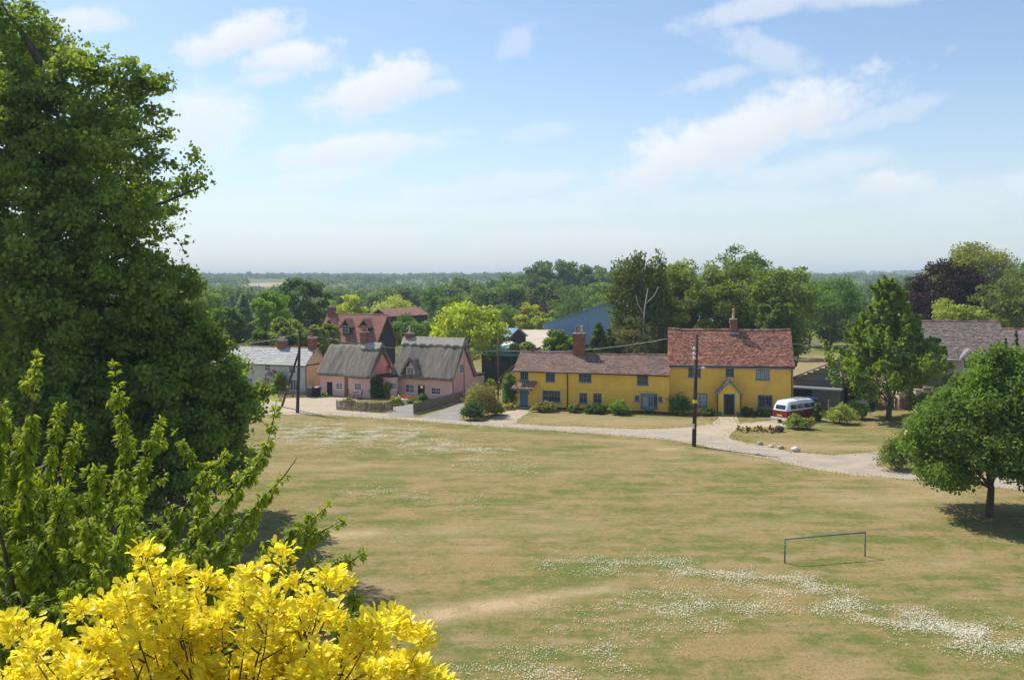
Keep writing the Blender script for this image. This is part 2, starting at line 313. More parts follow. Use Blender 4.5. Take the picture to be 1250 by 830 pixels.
def ground_mat():
    m = bpy.data.materials.new('summer_turf'); m.use_nodes = True; t = m.node_tree; N = t.nodes; L = t.links; b = N['Principled BSDF']
    b.inputs['Roughness'].default_value = .95; b.inputs['Specular IOR Level'].default_value = .1
    co = N.new('ShaderNodeTexCoord')
    def noise(sc, d, st=(1, 1, 1)):
        mp = N.new('ShaderNodeMapping'); mp.inputs['Scale'].default_value = st; L.new(co.outputs['Object'], mp.inputs[0])
        n = N.new('ShaderNodeTexNoise'); n.inputs['Scale'].default_value = sc; n.inputs['Detail'].default_value = d; n.inputs['Roughness'].default_value = .65; L.new(mp.outputs[0], n.inputs['Vector']); return n.outputs[0]
    def mth(op, a, c, cl=False):
        n = N.new('ShaderNodeMath'); n.operation = op; n.use_clamp = cl
        for i, v in enumerate((a, c)):
            if isinstance(v, (int, float)): n.inputs[i].default_value = v
            else: L.new(v, n.inputs[i])
        return n.outputs[0]
    def attr(nm): a = N.new('ShaderNodeAttribute'); a.attribute_name = nm; return a.outputs['Fac']
    def ramp(f, lo, hi):
        r = N.new('ShaderNodeMapRange'); L.new(f, r.inputs[0]); r.inputs[1].default_value = lo; r.inputs[2].default_value = hi; return r.outputs[0]
    def mix(f, a, c):
        x = N.new('ShaderNodeMixRGB'); L.new(f, x.inputs[0])
        for i, v in ((1, a), (2, c)):
            if isinstance(v, tuple): x.inputs[i].default_value = (*v, 1)
            else: L.new(v, x.inputs[i])
        return x.outputs[0]
    big = noise(.16, 5, (1, 1.3, 1)); mid = noise(.9, 6); fine = noise(11, 9); streak = noise(.7, 5, (.35, 1.6, 1)); tuft = noise(3.2, 5)
    g = mth('ADD', attr('green'), mth('MULTIPLY', mth('SUBTRACT', big, .5), 2.0))
    g = mth('ADD', g, mth('MULTIPLY', mth('SUBTRACT', mid, .5), 1.5)); g = mth('ADD', g, mth('MULTIPLY', mth('SUBTRACT', streak, .5), 1.6))
    g = mth('ADD', g, mth('MULTIPLY', mth('SUBTRACT', tuft, .5), 1.4)); g = mth('ADD', g, mth('MULTIPLY', mth('SUBTRACT', fine, .5), 1.3)); g = mth('ADD', mth('MULTIPLY', mth('SUBTRACT', g, .5), 1.5), .5, True)
    c = mix(ramp(fine, .3, .7), (.205, .15, .062), (.355, .26, .115))
    c = mix(g, c, mix(ramp(fine, .3, .7), (.075, .105, .02), (.17, .185, .045)))
    pt = mth('MULTIPLY', ramp(noise(.33, 7, (.7, 1.5, 1)), .53, .68), .75); c = mix(pt, c, mix(ramp(fine, .3, .7), (.285, .195, .105), (.40, .285, .165)))
    bb = mth('MULTIPLY', attr('bare'), ramp(mid, .2, .62)); bb = mth('MULTIPLY', bb, 1.25, True)
    c = mix(bb, c, mix(ramp(fine, .3, .7), (.38, .27, .15), (.50, .37, .22)))
    L.new(c, b.inputs['Base Color'])
    bp = N.new('ShaderNodeBump'); bp.inputs['Strength'].default_value = .7; bp.inputs['Distance'].default_value = .08; L.new(noise(6, 8), bp.inputs['Height']); L.new(bp.outputs[0], b.inputs['Normal'])
    return m
tag(link('ground', gme, None, ground_mat()), kind='structure')

def sheet(name, pts, mat, z, jit=.12):
    """flat paved area from survey pixels, with a ragged edge"""
    P = [gp(*p) for p in pts]; out = []
    for i, a in enumerate(P):
        b = P[(i + 1) % len(P)]; n = max(1, int((b - a).length / .7))
        for k in range(n):
            q = a.lerp(b, k / n); out.append(Vector((q.x + random.uniform(-jit, jit) * .7, q.y + random.uniform(-jit, jit), z)))
    tris = tessellate_polygon([out]); me = bpy.data.meshes.new(name); me.from_pydata([tuple(v) for v in out], [], [tuple(t) for t in tris]); me.update()
    return tag(link(name, me, None, mat), kind='structure')
sheet('gravel_yard', [(240, 486), (330, 486.5), (380, 485.3), (440, 484.5), (436, 490), (411, 500), (464, 504.2), (480, 501.5), (486, 506), (480, 512), (340, 503), (240, 500)], M_GRAVEL, .004)
sheet('gravel_path', [(588, 516.5), (606, 508), (622, 500.5), (648, 500.5), (642, 505), (632, 512), (630, 517.5), (610, 518)], M_GRAVEL, .004)
sheet('gravel_forecourt', [(770, 524.5), (839, 521.4), (869, 517), (879, 508), (900, 508), (902, 517), (940, 513.5), (1010, 506), (1022, 512), (985, 518), (960, 520), (920, 522), (898, 524), (889, 533), (900, 541), (860, 540), (820, 533)], M_GRAVEL, .004)
sheet('driveway', [(472, 507.5), (484, 495), (504, 493), (505.5, 509)], M_ASPH, .0045)
sheet('driveway', [(512, 510), (548, 497.5), (567, 489.5), (566, 500), (560, 514.5)], M_ASPH, .0045)
sheet('lane', [(150, 503), (240, 500), (345, 502.5), (411, 503), (470, 507), (560, 513.5), (630, 517.5), (720, 521), (780, 523.8), (840, 526.5), (870, 531), (913, 540.7), (943, 545.7), (972, 552), (1017, 555.5), (1080, 550.5), (1098, 548), (1094, 556), (1069, 568), (1100, 573),
               (1129, 575), (1190, 580), (1260, 586), (1400, 594), (1400, 608), (1260, 599), (1190, 592.5), (1132, 587), (1046, 580.6), (987, 571.8), (943, 561), (898, 552.5), (854, 543.6), (824, 537.7), (780, 533.5), (720, 529), (640, 523.5), (560, 518), (480, 511.5), (400, 506.5), (345, 506), (240, 506), (150, 506)], M_ROAD, .008, .16)
sheet('garden_track', [(1094, 535), (1101, 535), (1126, 512.5), (1122, 511.8)], M_GRAVEL, .004, .06)

# ------------------------------------------------------------------ leaves, trees, shrubs
def unit(v): return v / np.maximum(np.linalg.norm(v, axis=-1, keepdims=True), 1e-9)
T_DIA = (np.array([(-.5, 0, 0), (0, -.34, .07), (.5, 0, 0), (.05, .34, .07)]), np.array([(0, 1, 2, 3)]))
T_CH = (np.array([(0, 0, 0), (.3, -.18, .07), (.3, .18, .07), (.3, 0, .02), (.66, -.16, -.04), (.66, .16, -.04), (.66, 0, -.09), (.95, 0, -.3)]),
        np.array([(0, 1, 3, 3), (0, 3, 2, 2), (1, 4, 6, 3), (3, 6, 5, 2), (4, 7, 6, 6), (6, 7, 5, 5)]))
_a = [(0, 0), (.16, .10), (.3, .26), (.42, .22), (.58, .36), (.70, .27), (.86, .25), (1, 0)]
_gv = [(x, y, .14 * abs(y) * 2 - .12 * x * x) for x, y in _a] + [(x, -y, .14 * abs(y) * 2 - .12 * x * x) for x, y in _a[1:-1]] + [(.45, 0, -.03)]
_ring = list(range(8)) + [13, 12, 11, 10, 9, 8]
T_GO = (np.array(_gv), np.array([(14, _ring[i], _ring[(i + 1) % 14], _ring[(i + 1) % 14]) for i in range(14)]))
def leaf_frames(d, n):                                  # d: leaf axis, n: rough normal
    d = unit(d); n = unit(n - d * np.sum(n * d, -1, keepdims=True)); return np.stack([d, np.cross(n, d), n], -1)
def leaves(name, pos, frames, size, tint, tmpl, mat, parent, color, kind=None):
    tv, tf = tmpl; k = len(tv)
    V = pos[:, None, :] + np.einsum('nij,kj->nki', frames, tv) * size[:, None, None]
    base = (np.arange(len(pos)) * k)[:, None, None]
    if tmpl is T_DIA: F = (tf[None] + base).reshape(-1, 4)
    else:
        F = np.concatenate([tf[:, [0, 1, 2]], tf[tf[:, 3] != tf[:, 2]][:, [0, 2, 3]]]); F = (F[None] + base).reshape(-1, 3)
    me = np_mesh(name, V.reshape(-1, 3), F, np.repeat(tint, len(F) // len(pos)))
    o = link(name, me, parent, mat); o.color = (*((c * GAIN for c in color) if mat is M_LEAF else color), 1); return tag(o, kind=kind)
GAIN = 2.0
def rand_dirs(n): return unit(rng.normal(size=(n, 3)))
def fill(centers, radii, per, size, flat=.75, hang=0.0):
    """leaf clumps round the given centres"""
    M = len(centers); w = radii ** 2; cnt = rng.multinomial(int(M * per), w / w.sum()); idx = np.repeat(np.arange(M), cnt); n = len(idx)
    d = rand_dirs(n); r = radii[idx] * rng.random(n) ** .45
    p = centers[idx] + d * r[:, None] * np.array([1, 1, flat])
    if hang: p[:, 2] -= hang * rng.random(n) ** 1.5 * radii[idx]
    nrm = d * .55 + np.array([0, 0, .55]) + rng.normal(size=(n, 3)) * .55
    ax = rng.normal(size=(n, 3)) + d * .6 - np.array([0, 0, .25 + hang])
    s = size * rng.uniform(.65, 1.35, n); ct = rng.random(M)
    return p, leaf_frames(ax, nrm), s, np.clip(ct[idx] * .55 + rng.random(n) * .45, 0, 1)
def limbs(trunk_path, trunk_r, tips, r0, n=5):
    mb = MB(); mb.tube(trunk_path, trunk_r, 9); br = MB(); L = len(trunk_path)
    for t in tips:
        t = Vector(t); z = t.z; best = trunk_path[0]
        cand = [Vector(q) for q in trunk_path[2:]]
        cand = [q for q in cand if q.z < z + .2] or cand[:1]
        s = min(cand, key=lambda q: abs((t - q).z - (t - q).xy.length * .55))
        m = s.lerp(t, .5) + Vector((random.uniform(-.12, .12), random.uniform(-.12, .12), random.uniform(.0, .14))) * (t - s).length
        br.tube([s, s.lerp(m, .55), m, m.lerp(t, .55), t], [r0, r0 * .75, r0 * .55, r0 * .35, r0 * .15], n, cap=False)
    return mb, br
def bumpy(n=7):
    D = rand_dirs(n); A = rng.uniform(-.3, .22, n); K = rng.uniform(3, 8, n)
    return lambda d: 1 + (np.exp(K * (d @ D.T - 1)) * A).sum(-1)
def tree(name, label, loc, height, width, color, per=70, clumps=60, size=.4, form='round', low=.22, trunk_r=None, group=None, cat='tree', bark=None, depth=None, mat=None, clr=.24, top=.5):
    """one tree: trunk, branches, crown. low: bottom of the crown as a share of the height"""
    root = thing(name, label, cat, loc, 0, group); depth = depth or width
    zb, zt = height * low, height; c = np.array([0, 0, zb + (zt - zb) * top]); rad = np.array([width / 2, depth / 2, (zt - zb) / 2])
    env = bumpy()
    if form == 'conifer':
        u = rng.random(clumps) ** .8; a = rng.uniform(0, 6.28, clumps); rr = (1 - u) ** .85 * rng.uniform(.5, 1.0, clumps)
        C = np.stack([np.cos(a) * rr * width / 2, np.sin(a) * rr * depth / 2, zb + (zt - zb) * u * .97], 1); rd = width * .15 * (1.15 - u * .75)
    elif form == 'plume':                               # upswept sprays on a loose cone
        u = rng.random(clumps) ** .75; a = rng.uniform(0, 6.28, clumps); prof = np.interp(u, [0, .18, .45, .75, 1], [.55, .98, .85, .42, .05])
        rr = prof * rng.uniform(.3, 1.1, clumps); C = np.stack([np.cos(a) * rr * width / 2, np.sin(a) * rr * depth / 2, zb + (zt - zb) * (u * .92 + .06 * rr)], 1); rd = width * rng.uniform(.07, .13, clumps)
    else:
        d = rand_dirs(clumps * 2); d = d[d[:, 2] > -.75][:clumps]; d[:, 2] = np.clip(d[:, 2], -.8, 1)
        f = rng.uniform(.45, .98, len(d)) ** .6 * env(d)
        rd = width * clr * rng.uniform(.55, 1.15, len(d)) * .58
        C = c + d * (rad - width * clr * .35) * f[:, None]
        if form == 'weep': C[:, 2] += rng.uniform(-.1, .05, len(d)) * height
    p, fr, s, tn = fill(C, rd, per * 1.55, size * .95, .72 if form != 'weep' else 1.0, 2.2 if form == 'weep' else 0.0)
    if form == 'plume':                                 # leaf sprays sweeping up and out from each clump
        idx = rng.integers(0, len(C), len(p)); t_ = rng.random(len(p)); o = C[idx] * np.array([1, 1, 0]); o = unit(o + 1e-6) * .75 + np.array([0, 0, .8]) + rng.normal(size=(len(C), 3))[idx] * .25
        ln_ = rng.uniform(.09, .2, len(C))[idx] * width; p = C[idx] + o * (t_ * ln_)[:, None] + rng.normal(size=(len(p), 3)) * ((.042 * width) * (1.05 - t_))[:, None]; tn = np.clip(rng.random(len(C))[idx] * .5 + rng.random(len(p)) * .5, 0, 1)
    if form == 'plume': p[:, :2] *= (1 - .72 * np.clip((p[:, 2] - zb) / (zt - zb) - .38, 0, 1) ** .9)[:, None]
    if form == 'hive': p += (unit(C - C.mean(0)) * rng.normal(size=(len(C), 1)) * .05 * width)[rng.integers(0, len(C), len(p))] * 0.35
    if form == 'hive': p[:, :2] *= (1 - .78 * np.clip((p[:, 2] - zb) / (zt - zb) - .3, 0, 1) ** 1.15)[:, None]
    for ax_, w_ in ((0, width), (1, depth)):
        q_ = np.percentile(p[:, ax_], [1, 99]); k_ = w_ / (q_[1] - q_[0]); p[:, ax_] = (p[:, ax_] - q_.mean()) * k_; C[:, ax_] = (C[:, ax_] - q_.mean()) * k_
    q_ = np.percentile(p[:, 2], 99.6); k_ = (zt - zb) / (q_ - zb); p[:, 2] = np.where(p[:, 2] > zb, zb + (p[:, 2] - zb) * k_, p[:, 2]); C[:, 2] = zb + (C[:, 2] - zb) * min(1, k_)
    keep = p[:, 2] > max(.05, zb * .55); p, fr, s, tn = p[keep], fr[keep], s[keep], tn[keep]
    tr = trunk_r or height * .022
    path = [(0, 0, -.3), (0, 0, .4), (width * .01, 0, max(zb, min(1.5, height * .17))), (-width * .02, width * .015, zb + (zt - zb) * .35), (width * .015, 0, zb + (zt - zb) * .75)]
    mb, br = limbs(path, [tr * 1.35, tr * 1.05, tr * .85, tr * .55, tr * .15], C[rng.permutation(len(C))[:min(16, len(C))]], tr * .38)
    t = mb.build('trunk', bark or M_BARK, root, True); br.build('branches', bark or M_BARK, t, True, 'stuff')
    leaves('crown', p, fr, s, tn, T_DIA, mat or M_LEAF, root, color); return root
def shrub(label, px, py, w, h, color, size=.14, flowers=None, nfl=40, name='shrub', cat='shrub', form='round', depth=None, dy=0, dens=1.0, kind='foliage', grp=None):
    """a bush standing on the survey pixel px,py, w x h survey pixels"""
    b = gp(px, py); k = b.y / FPX; b.y += dy; w *= k; h *= k; depth = depth or w * .8
    root = thing(name, label, cat, b, 0, grp)
    n = int(max(20, 44 * w * h)); n = min(n, 100)
    d = rand_dirs(n * 2); d = d[d[:, 2] > -.35][:n]; n = len(d); f = rng.uniform(.4, .95, n)
    if form == 'spiky':
        a = rng.uniform(-1, 1, (n, 2)); C = np.stack([a[:, 0] * w * .45, a[:, 1] * depth * .45, h * rng.uniform(.15, .95, n) * (1 - .35 * a[:, 0] ** 2)], 1)
    else: j = rng.uniform(.5, 1.35, (n, 3)); C = np.stack([d[:, 0] * w * .46 * f * j[:, 0], d[:, 1] * depth * .46 * f * j[:, 1], h * (.36 + .52 * d[:, 2] * f * j[:, 2])], 1)
    rd = min(w, h) * rng.uniform(.1, .27, n)
    p, fr, s, tn = fill(C, rd, dens * 48, size, 1.0 if form == 'spiky' else .8); p[:, 2] = np.abs(p[:, 2])
    leaves(kind, p, fr, s, tn, T_DIA, M_LEAF, root, color)
    p[:, 2] *= (.72 + .5 * rng.random(n)[rng.integers(0, n, 1)])[0] if False else 1
    st = MB()
    for q in C[:7]: st.tube([(q[0] * .2, q[1] * .2, -.05), (q[0] * .6, q[1] * .6, q[2] * .5), tuple(q)], [.03, .02, .008], 5)
    st.build('stems', M_BARK, root)
    if flowers:
        i = rng.permutation(len(p))[:nfl]; dd = unit(p[i] - np.array([0, 0, h * .35])); q = p[i] + dd * .06
        leaves('flowers', np.repeat(q, 5, 0) + rng.normal(size=(len(q) * 5, 3)) * .03, leaf_frames(rng.normal(size=(len(q) * 5, 3)), np.repeat(dd, 5, 0) + rng.normal(size=(len(q) * 5, 3)) * .4), np.full(len(q) * 5, .15), rng.random(len(q) * 5), T_DIA, M_PETAL, root, flowers)
    return root

# ------------------------------------------------------------------ houses
class House:
    def __init__(s, name, label, cat, p0, p1, z=0):
        s.p0 = Vector((p0[0], p0[1], z)); d = Vector((p1[0] - p0[0], p1[1] - p0[1], 0)); s.L = d.length; s.d = d.normalized(); s.n = Vector((-s.d.y, s.d.x, 0))
        s.root = thing(name, label, cat, s.p0, math.atan2(d.y, d.x)); s.op = {}
    def _hit(s, px, py, P, n):
        r = Vector(((px - CX) / FPX, 1, -(py - HZ) / FPX)); c = Vector((0, 0, EYE)); t = (P - c).dot(n) / r.dot(n); return c + r * t
    def fr(s, px, py, off=0):                           # survey pixel on the front wall -> along, up
        q = s._hit(px, py, s.p0 + s.n * off, s.n) - s.p0; return q.dot(s.d), q.z
    def sd(s, px, py, x=None):                          # survey pixel on the right-hand end wall -> inwards, up
        q = s._hit(px, py, s.p0 + s.d * (s.L if x is None else x), s.d) - s.p0; return q.dot(s.n), q.z
    def rect(s, r, side=False, off=0, x=None):
        f = (lambda a, b: s.sd(a, b, x)) if side else (lambda a, b: s.fr(a, b, off)); xm, ym = (r[0] + r[2]) / 2, (r[1] + r[3]) / 2
        return f(r[0], ym)[0], f(r[2], ym)[0], f(xm, r[3])[1], f(xm, r[1])[1]
def FRONT(off=0): return lambda u, z, d: (u, off + d, z)
def RIGHT(L): return lambda u, z, d: (L - d, u, z)
def wall(mb, F, L, H, ops=(), th=.28, z0=-.2, u_0=0):
    us = sorted({u_0, L, *[round(o[0], 4) for o in ops], *[round(o[1], 4) for o in ops]}); zs = sorted({z0, H, *[round(o[2], 4) for o in ops], *[round(o[3], 4) for o in ops]})
    for a, b in zip(us, us[1:]):
        for c, e in zip(zs, zs[1:]):
            m, k = (a + b) / 2, (c + e) / 2
            if any(o[0] < m < o[1] and o[2] < k < o[3] for o in ops): continue
            mb.face([F(a, c, 0), F(b, c, 0), F(b, e, 0), F(a, e, 0)]); mb.face([F(a, c, th), F(a, e, th), F(b, e, th), F(b, c, th)])
    for o in ops:
        a, b, c, e = o
        for q in (((a, c), (b, c)), ((b, c), (b, e)), ((b, e), (a, e)), ((a, e), (a, c))):
            mb.face([F(*q[0], 0), F(*q[1], 0), F(*q[1], th), F(*q[0], th)])
    return mb
def window(root, F, r, lights=2, rows=2, fm=None, gm=None, fw=.07, d=.05, sill=True, name='window', bars=1, board=False):
    u0, u1, z0, z1 = r; mb = MB(); fm = fm or M_WHITE; gm = gm or M_GLASS; d2 = d + .07
    mb.fbox(F, u0, u0 + fw, z0, z1, d, d2).fbox(F, u1 - fw, u1, z0, z1, d, d2).fbox(F, u0 + fw, u1 - fw, z1 - fw, z1, d, d2).fbox(F, u0 + fw, u1 - fw, z0, z0 + fw, d, d2)
    w = (u1 - u0 - 2 * fw) / lights
    for i in range(1, lights): mb.fbox(F, u0 + fw + w * i - fw * .42, u0 + fw + w * i + fw * .42, z0 + fw, z1 - fw, d + .004, d2 - .004)
    for i in range(lights):
        a = u0 + fw + w * i + (fw * .42 if i else 0); b = u0 + fw + w * (i + 1) - (fw * .42 if i < lights - 1 else 0)
        for k in range(1, rows): zz = z0 + fw + (z1 - z0 - 2 * fw) * k / rows; mb.fbox(F, a, b, zz - .014, zz + .014, d + .012, d2 - .012)
        for k in range(1, bars + 1):
            if bars: uu = a + (b - a) * k / (bars + 1); mb.fbox(F, uu - .014, uu + .014, z0 + fw, z1 - fw, d + .014, d2 - .014)
    win = mb.build(name, fm, root)
    for i in range(lights):
        a = u0 + fw + w * i; MB().fbox(F, a + .002, a + w - .002, z0 + fw * .9, z1 - fw * .9, d + .035, d + .043).build('pane', gm, win)
    if sill: MB().fbox(F, u0 - .06, u1 + .06, z0 - .06, z0 - .002, -.07, d + .05).build('sill', fm, win)
    return win
def door(root, F, r, dm, fm, planks=5, d=.1, fw=.08):
    u0, u1, z0, z1 = r; mb = MB(); mb.fbox(F, u0, u0 + fw, z0, z1, d - .07, d + .05).fbox(F, u1 - fw, u1, z0, z1, d - .07, d + .05).fbox(F, u0 + fw, u1 - fw, z1 - fw, z1, d - .07, d + .05)
    dr = mb.build('door', fm, root); pw = (u1 - u0 - 2 * fw) / planks
    for k in range(planks): MB().fbox(F, u0 + fw + k * pw + .006, u0 + fw + (k + 1) * pw - .006, z0 + .01, z1 - fw, d, d + .04 - .006 * (k % 2)).build('plank', dm, dr)
    MB().fbox(F, u1 - fw - .16, u1 - fw - .10, z0 + .9, z0 + .98, d - .05, d).build('handle', M_IRON, dr)
    return dr
def slope(root, u0, u1, A, B, mat, rows, cw=.22, sag=.05, seed=0, thick=.12, plain=False, name='roof', parent=None, skew=0):
    """tiled slope from eave line A=(y,z) to ridge line B=(y,z); returns the roof slab, its tiles are one part of it"""
    rs = np.random.default_rng(seed); ln = math.hypot(B[0] - A[0], B[1] - A[1]); ny, nz = -(B[1] - A[1]) / ln * (1 if B[0] > A[0] else -1), abs(B[0] - A[0]) / ln
    def S(u, t, l): 
        w = sag * (math.sin(u * .9 + seed) * .5 + math.sin(u * 2.1 + seed * 2 + t * 2) * .25) * (.3 + .7 * t) - sag * 1.2 * math.sin(math.pi * (u - u0) / (u1 - u0)) * t
        return (u + skew * t, A[0] + (B[0] - A[0]) * t + ny * l, A[1] + (B[1] - A[1]) * t + nz * l + w)
    n = max(6, int((u1 - u0) / .6)); mb = MB()
    for i in range(n):
        a, b = u0 + (u1 - u0) * i / n, u0 + (u1 - u0) * (i + 1) / n
        mb.hexa([S(a, 0, -thick), S(b, 0, -thick), S(b, 1, -thick), S(a, 1, -thick), S(a, 0, -.005), S(b, 0, -.005), S(b, 1, -.005), S(a, 1, -.005)])
    rf = mb.build(name, mat, parent or root)
    if plain: return rf, S
    tm = MB(); nc = int((u1 - u0) / cw)
    for r_ in range(rows):
        t0, t1 = r_ / rows, min(1, (r_ + 1.25) / rows); off = .5 * (r_ % 2) + rs.uniform(-.1, .1)
        for c_ in range(-1, nc + 1):
            a = max(u0 - .02, u0 + (c_ + off) * cw + .008); b = min(u1 + .02, u0 + (c_ + off + 1) * cw - .008)
            if b - a < .04: continue
            l = .038 + rs.uniform(-.012, .02); k = rs.uniform(-.008, .008); tt = float(np.clip(rs.beta(2, 2), 0, 1))
            p = [S(a, t0, l + k), S(b, t0, l - k), S(b, t1, .012), S(a, t1, .012)]
            tm.face(p, tt); tm.face([S(a, t0 + .002, -.004), S(b, t0 + .002, -.004), p[1], p[0]], tt)
    tm.build('roof_tiles', mat, rf, kind='stuff'); return rf, S
def ridge(root, S, u0, u1, mat, r=.11):
    mb = MB(); n = int((u1 - u0) / .33)
    for i in range(n):
        a, b = u0 + (u1 - u0) * i / n, u0 + (u1 - u0) * (i + 1) / n - .015; p, q = Vector(S(a, 1, .0)), Vector(S(b, 1, .0)); mb.tube([p, q], [r * .95, r * 1.05], 8, random.random())
    return mb.build('ridge_tiles', mat, root, kind='stuff')
def chimney(root, x, y, z0, z1, w, d, pots, mat=None, potm=None, cap=True):
    """brick stack: courses of separate bricks round a mortar core"""
    c = MB().box(x - w / 2 + .03, x + w / 2 - .03, y - d / 2 + .03, y + d / 2 - .03, z0, z1).build('chimney', M_MORTAR, root); h = .085; n = int((z1 - z0) / h); bm_ = MB()
    for i in range(n):
        za, zb = z0 + i * h + .006, z0 + (i + 1) * h - .006; g = .06 if i >= n - 4 and i < n - 1 else 0; k = max(2, round(w / .225)); o = .5 * (i % 2)
        for j in range(-1, k + 1):
            a, b = max(-w / 2 - g, -w / 2 + (j + o) * w / k + .006), min(w / 2 + g, -w / 2 + (j + 1 + o) * w / k - .006)
            if b - a > .03: bm_.box(x + a, x + b, y - d / 2 - g, y - d / 2 + .05, za, zb, random.random()); bm_.box(x + a, x + b, y + d / 2 - .05, y + d / 2 + g, za, zb, random.random())
        k = max(2, round(d / .225))
        for j in range(-1, k + 1):
            a, b = max(-d / 2 - g + .05, -d / 2 + (j + o) * d / k + .006), min(d / 2 + g - .05, -d / 2 + (j + 1 + o) * d / k - .006)
            if b - a > .03: bm_.box(x - w / 2 - g, x - w / 2 + .05, y + a, y + b, za, zb, random.random()); bm_.box(x + w / 2 - .05, x + w / 2 + g, y + a, y + b, za, zb, random.random())
    bm_.build('bricks', mat or M_BRICK, c, kind='stuff')
    if cap: MB().box(x - w / 2 - .04, x + w / 2 + .04, y - d / 2 - .04, y + d / 2 + .04, z1, z1 + .1).build('chimney_cap', M_MORTAR, c)
    for dx, ph, pmat in pots:
        MB().lathe([(.15, 0), (.16, .08), (.12, .14), (.105, ph - .12), (.14, ph - .1), (.14, ph - .03), (.11, ph)], (x + dx, y, z1 + .09), 12).build('chimney_pot', pmat, c, True)
    return c
def gable(mb, F, y0, ym, y1, z0, z1):                   # triangle on an end wall face
    p = [[F(y0, z0, d), F(y1, z0, d), F(ym, z1, d)] for d in (0, .28)]; mb.v += p[0] + p[1]; n = len(mb.v) - 6
    for f in ((0, 1, 2), (5, 4, 3), (0, 2, 5, 3), (1, 4, 5, 2), (0, 3, 4, 1)): mb.f.append(tuple(n + i for i in f)); mb.t.append(.5)
def gutter(root, p, q, mat, r=.06, name='gutter'): return MB().tube([p, q], r, 8).build(name, mat, root, True)

# --- yellow house, the long lower range
A = House('yellow_cottage', 'long low yellow cottage with brown tiled roof and blue windows', 'house', gp(629.5, 497).xy, gp(817, 505).xy)
ra, L = A.root, A.L; EA, RA, DA = 3.72, 5.3, 4.6
wins = [((635, 454, 645, 464), 2, 2), ((666, 455, 677.5, 466), 2, 2), ((706.5, 456.6, 722, 466.5), 3, 2), ((777.5, 457.5, 791.5, 470), 3, 2), ((662, 476.7, 684, 490.5), 3, 2), ((707, 479.5, 717, 492), 2, 2), ((724, 480, 734.5, 492), 2, 2),
        ((775, 482.5, 780.5, 489.5), 1, 2), ((803.5, 484, 808.5, 491), 1, 2)]
ops = [(A.rect(r), l, k) for r, l, k in wins]; dr = A.rect((634.5, 475.5, 644.5, 497)); dr = (dr[0], dr[1], .08, dr[3])
bow = A.rect((782, 482, 802.5, 497))
mb = MB(); wall(mb, FRONT(), L, EA, [o[0] for o in ops] + [dr, bow]); wall(mb, RIGHT(L), DA, EA, u_0=.281); wall(mb, lambda u, z, d: (d, u, z), DA, EA, u_0=.281); wall(mb, lambda u, z, d: (u, DA - d, z), L - .281, EA, u_0=.281)
gable(mb, RIGHT(L), 0, DA / 2, DA, EA + .001, RA - .1); gable(mb, lambda u, z, d: (d, u, z), 0, DA / 2, DA, EA + .001, RA - .1)
mb.build('wall', M_YELLOW, ra)
for r, l, k in ops: window(ra, FRONT(), r, l, k, M_BLUE, fw=.085, d=.035)
door(ra, FRONT(), dr, M_BLUE, M_BLUE, 4)
MB().box(dr[0] - .25, dr[1] + .3, -.75, -.005, -.05, .1).build('doorstep', M_STONE, ra)
MB().box(0.3, L + .025, -.03, -.003, -.1, .16).build('plinth', M_IRON, ra)
for zz, ua, ub in ((2.05, 2.4, L - .3),):               # the drip moulding between the storeys
    MB().hexa([(ua, -.05, zz), (ub, -.05, zz - .02), (ub, -.002, zz - .02), (ua, -.002, zz), (ua, -.015, zz + .1), (ub, -.015, zz + .08), (ub, -.002, zz + .08), (ua, -.002, zz + .1)]).build('moulding', M_YELLOW, ra)
rf, S = slope(ra, -.15, L + .02, (-.32, EA - .12), (DA / 2, RA), M_TILE_B, 17, .21, .06, 3)
slope(ra, -.15, L + .02, (DA + .3, EA - .12), (DA / 2, RA), M_TILE_B, 14, .3, .06, 3, name='rear_roof'); ridge(rf, S, -.15, L, M_TILE_B)
gutter(ra, (-.15, -.37, EA - .13), (L - .05, -.37, EA - .15), M_IRON, .065)
u = A.fr(693, 480)[0]; MB().tube([(u, -.34, EA - .16), (u, -.1, EA - .5), (u, -.08, .05)], .05, 8).build('downpipe', M_IRON, ra, True)
u = A.fr(700.5, 430)[0]; zc = hz(407, A.p0.y + A.d.y * u + 2.2); chimney(ra, u, DA / 2, RA - .7, zc - .05, 1.12, .75, [(-.25, .72, M_POT_R), (.25, .72, M_POT_C)])
MB().box(u - .75, u + .65, DA / 2 - .52, DA / 2 - .38, RA - .42, RA - .3).build('flashing', M_LEAD, ra)
# tiled canopy over the blue door
cu0, cz0 = A.fr(624.5, 475, -1.0); cu1 = A.fr(650, 475, -1.0)[0]; cz1 = A.fr(638, 464.5)[1]
can, S = slope(ra, cu0, cu1, (-1.0, cz0 + .1), (-.02, cz1), M_TILE_P, 6, .2, .02, 5, thick=.08, name='door_canopy', skew=.25)
for uu in (dr[0] - .12, dr[1] + .12): MB().tube([(uu, -.03, cz0 - .55), (uu, -.8, cz0 + .06)], .05, 6).build('bracket', M_BLUE, can)
MB().box(cu0 + .1, cu1 - .02, -.98, -.9, cz0 - .08, cz0 + .03).build('fascia', M_BLUE, can)
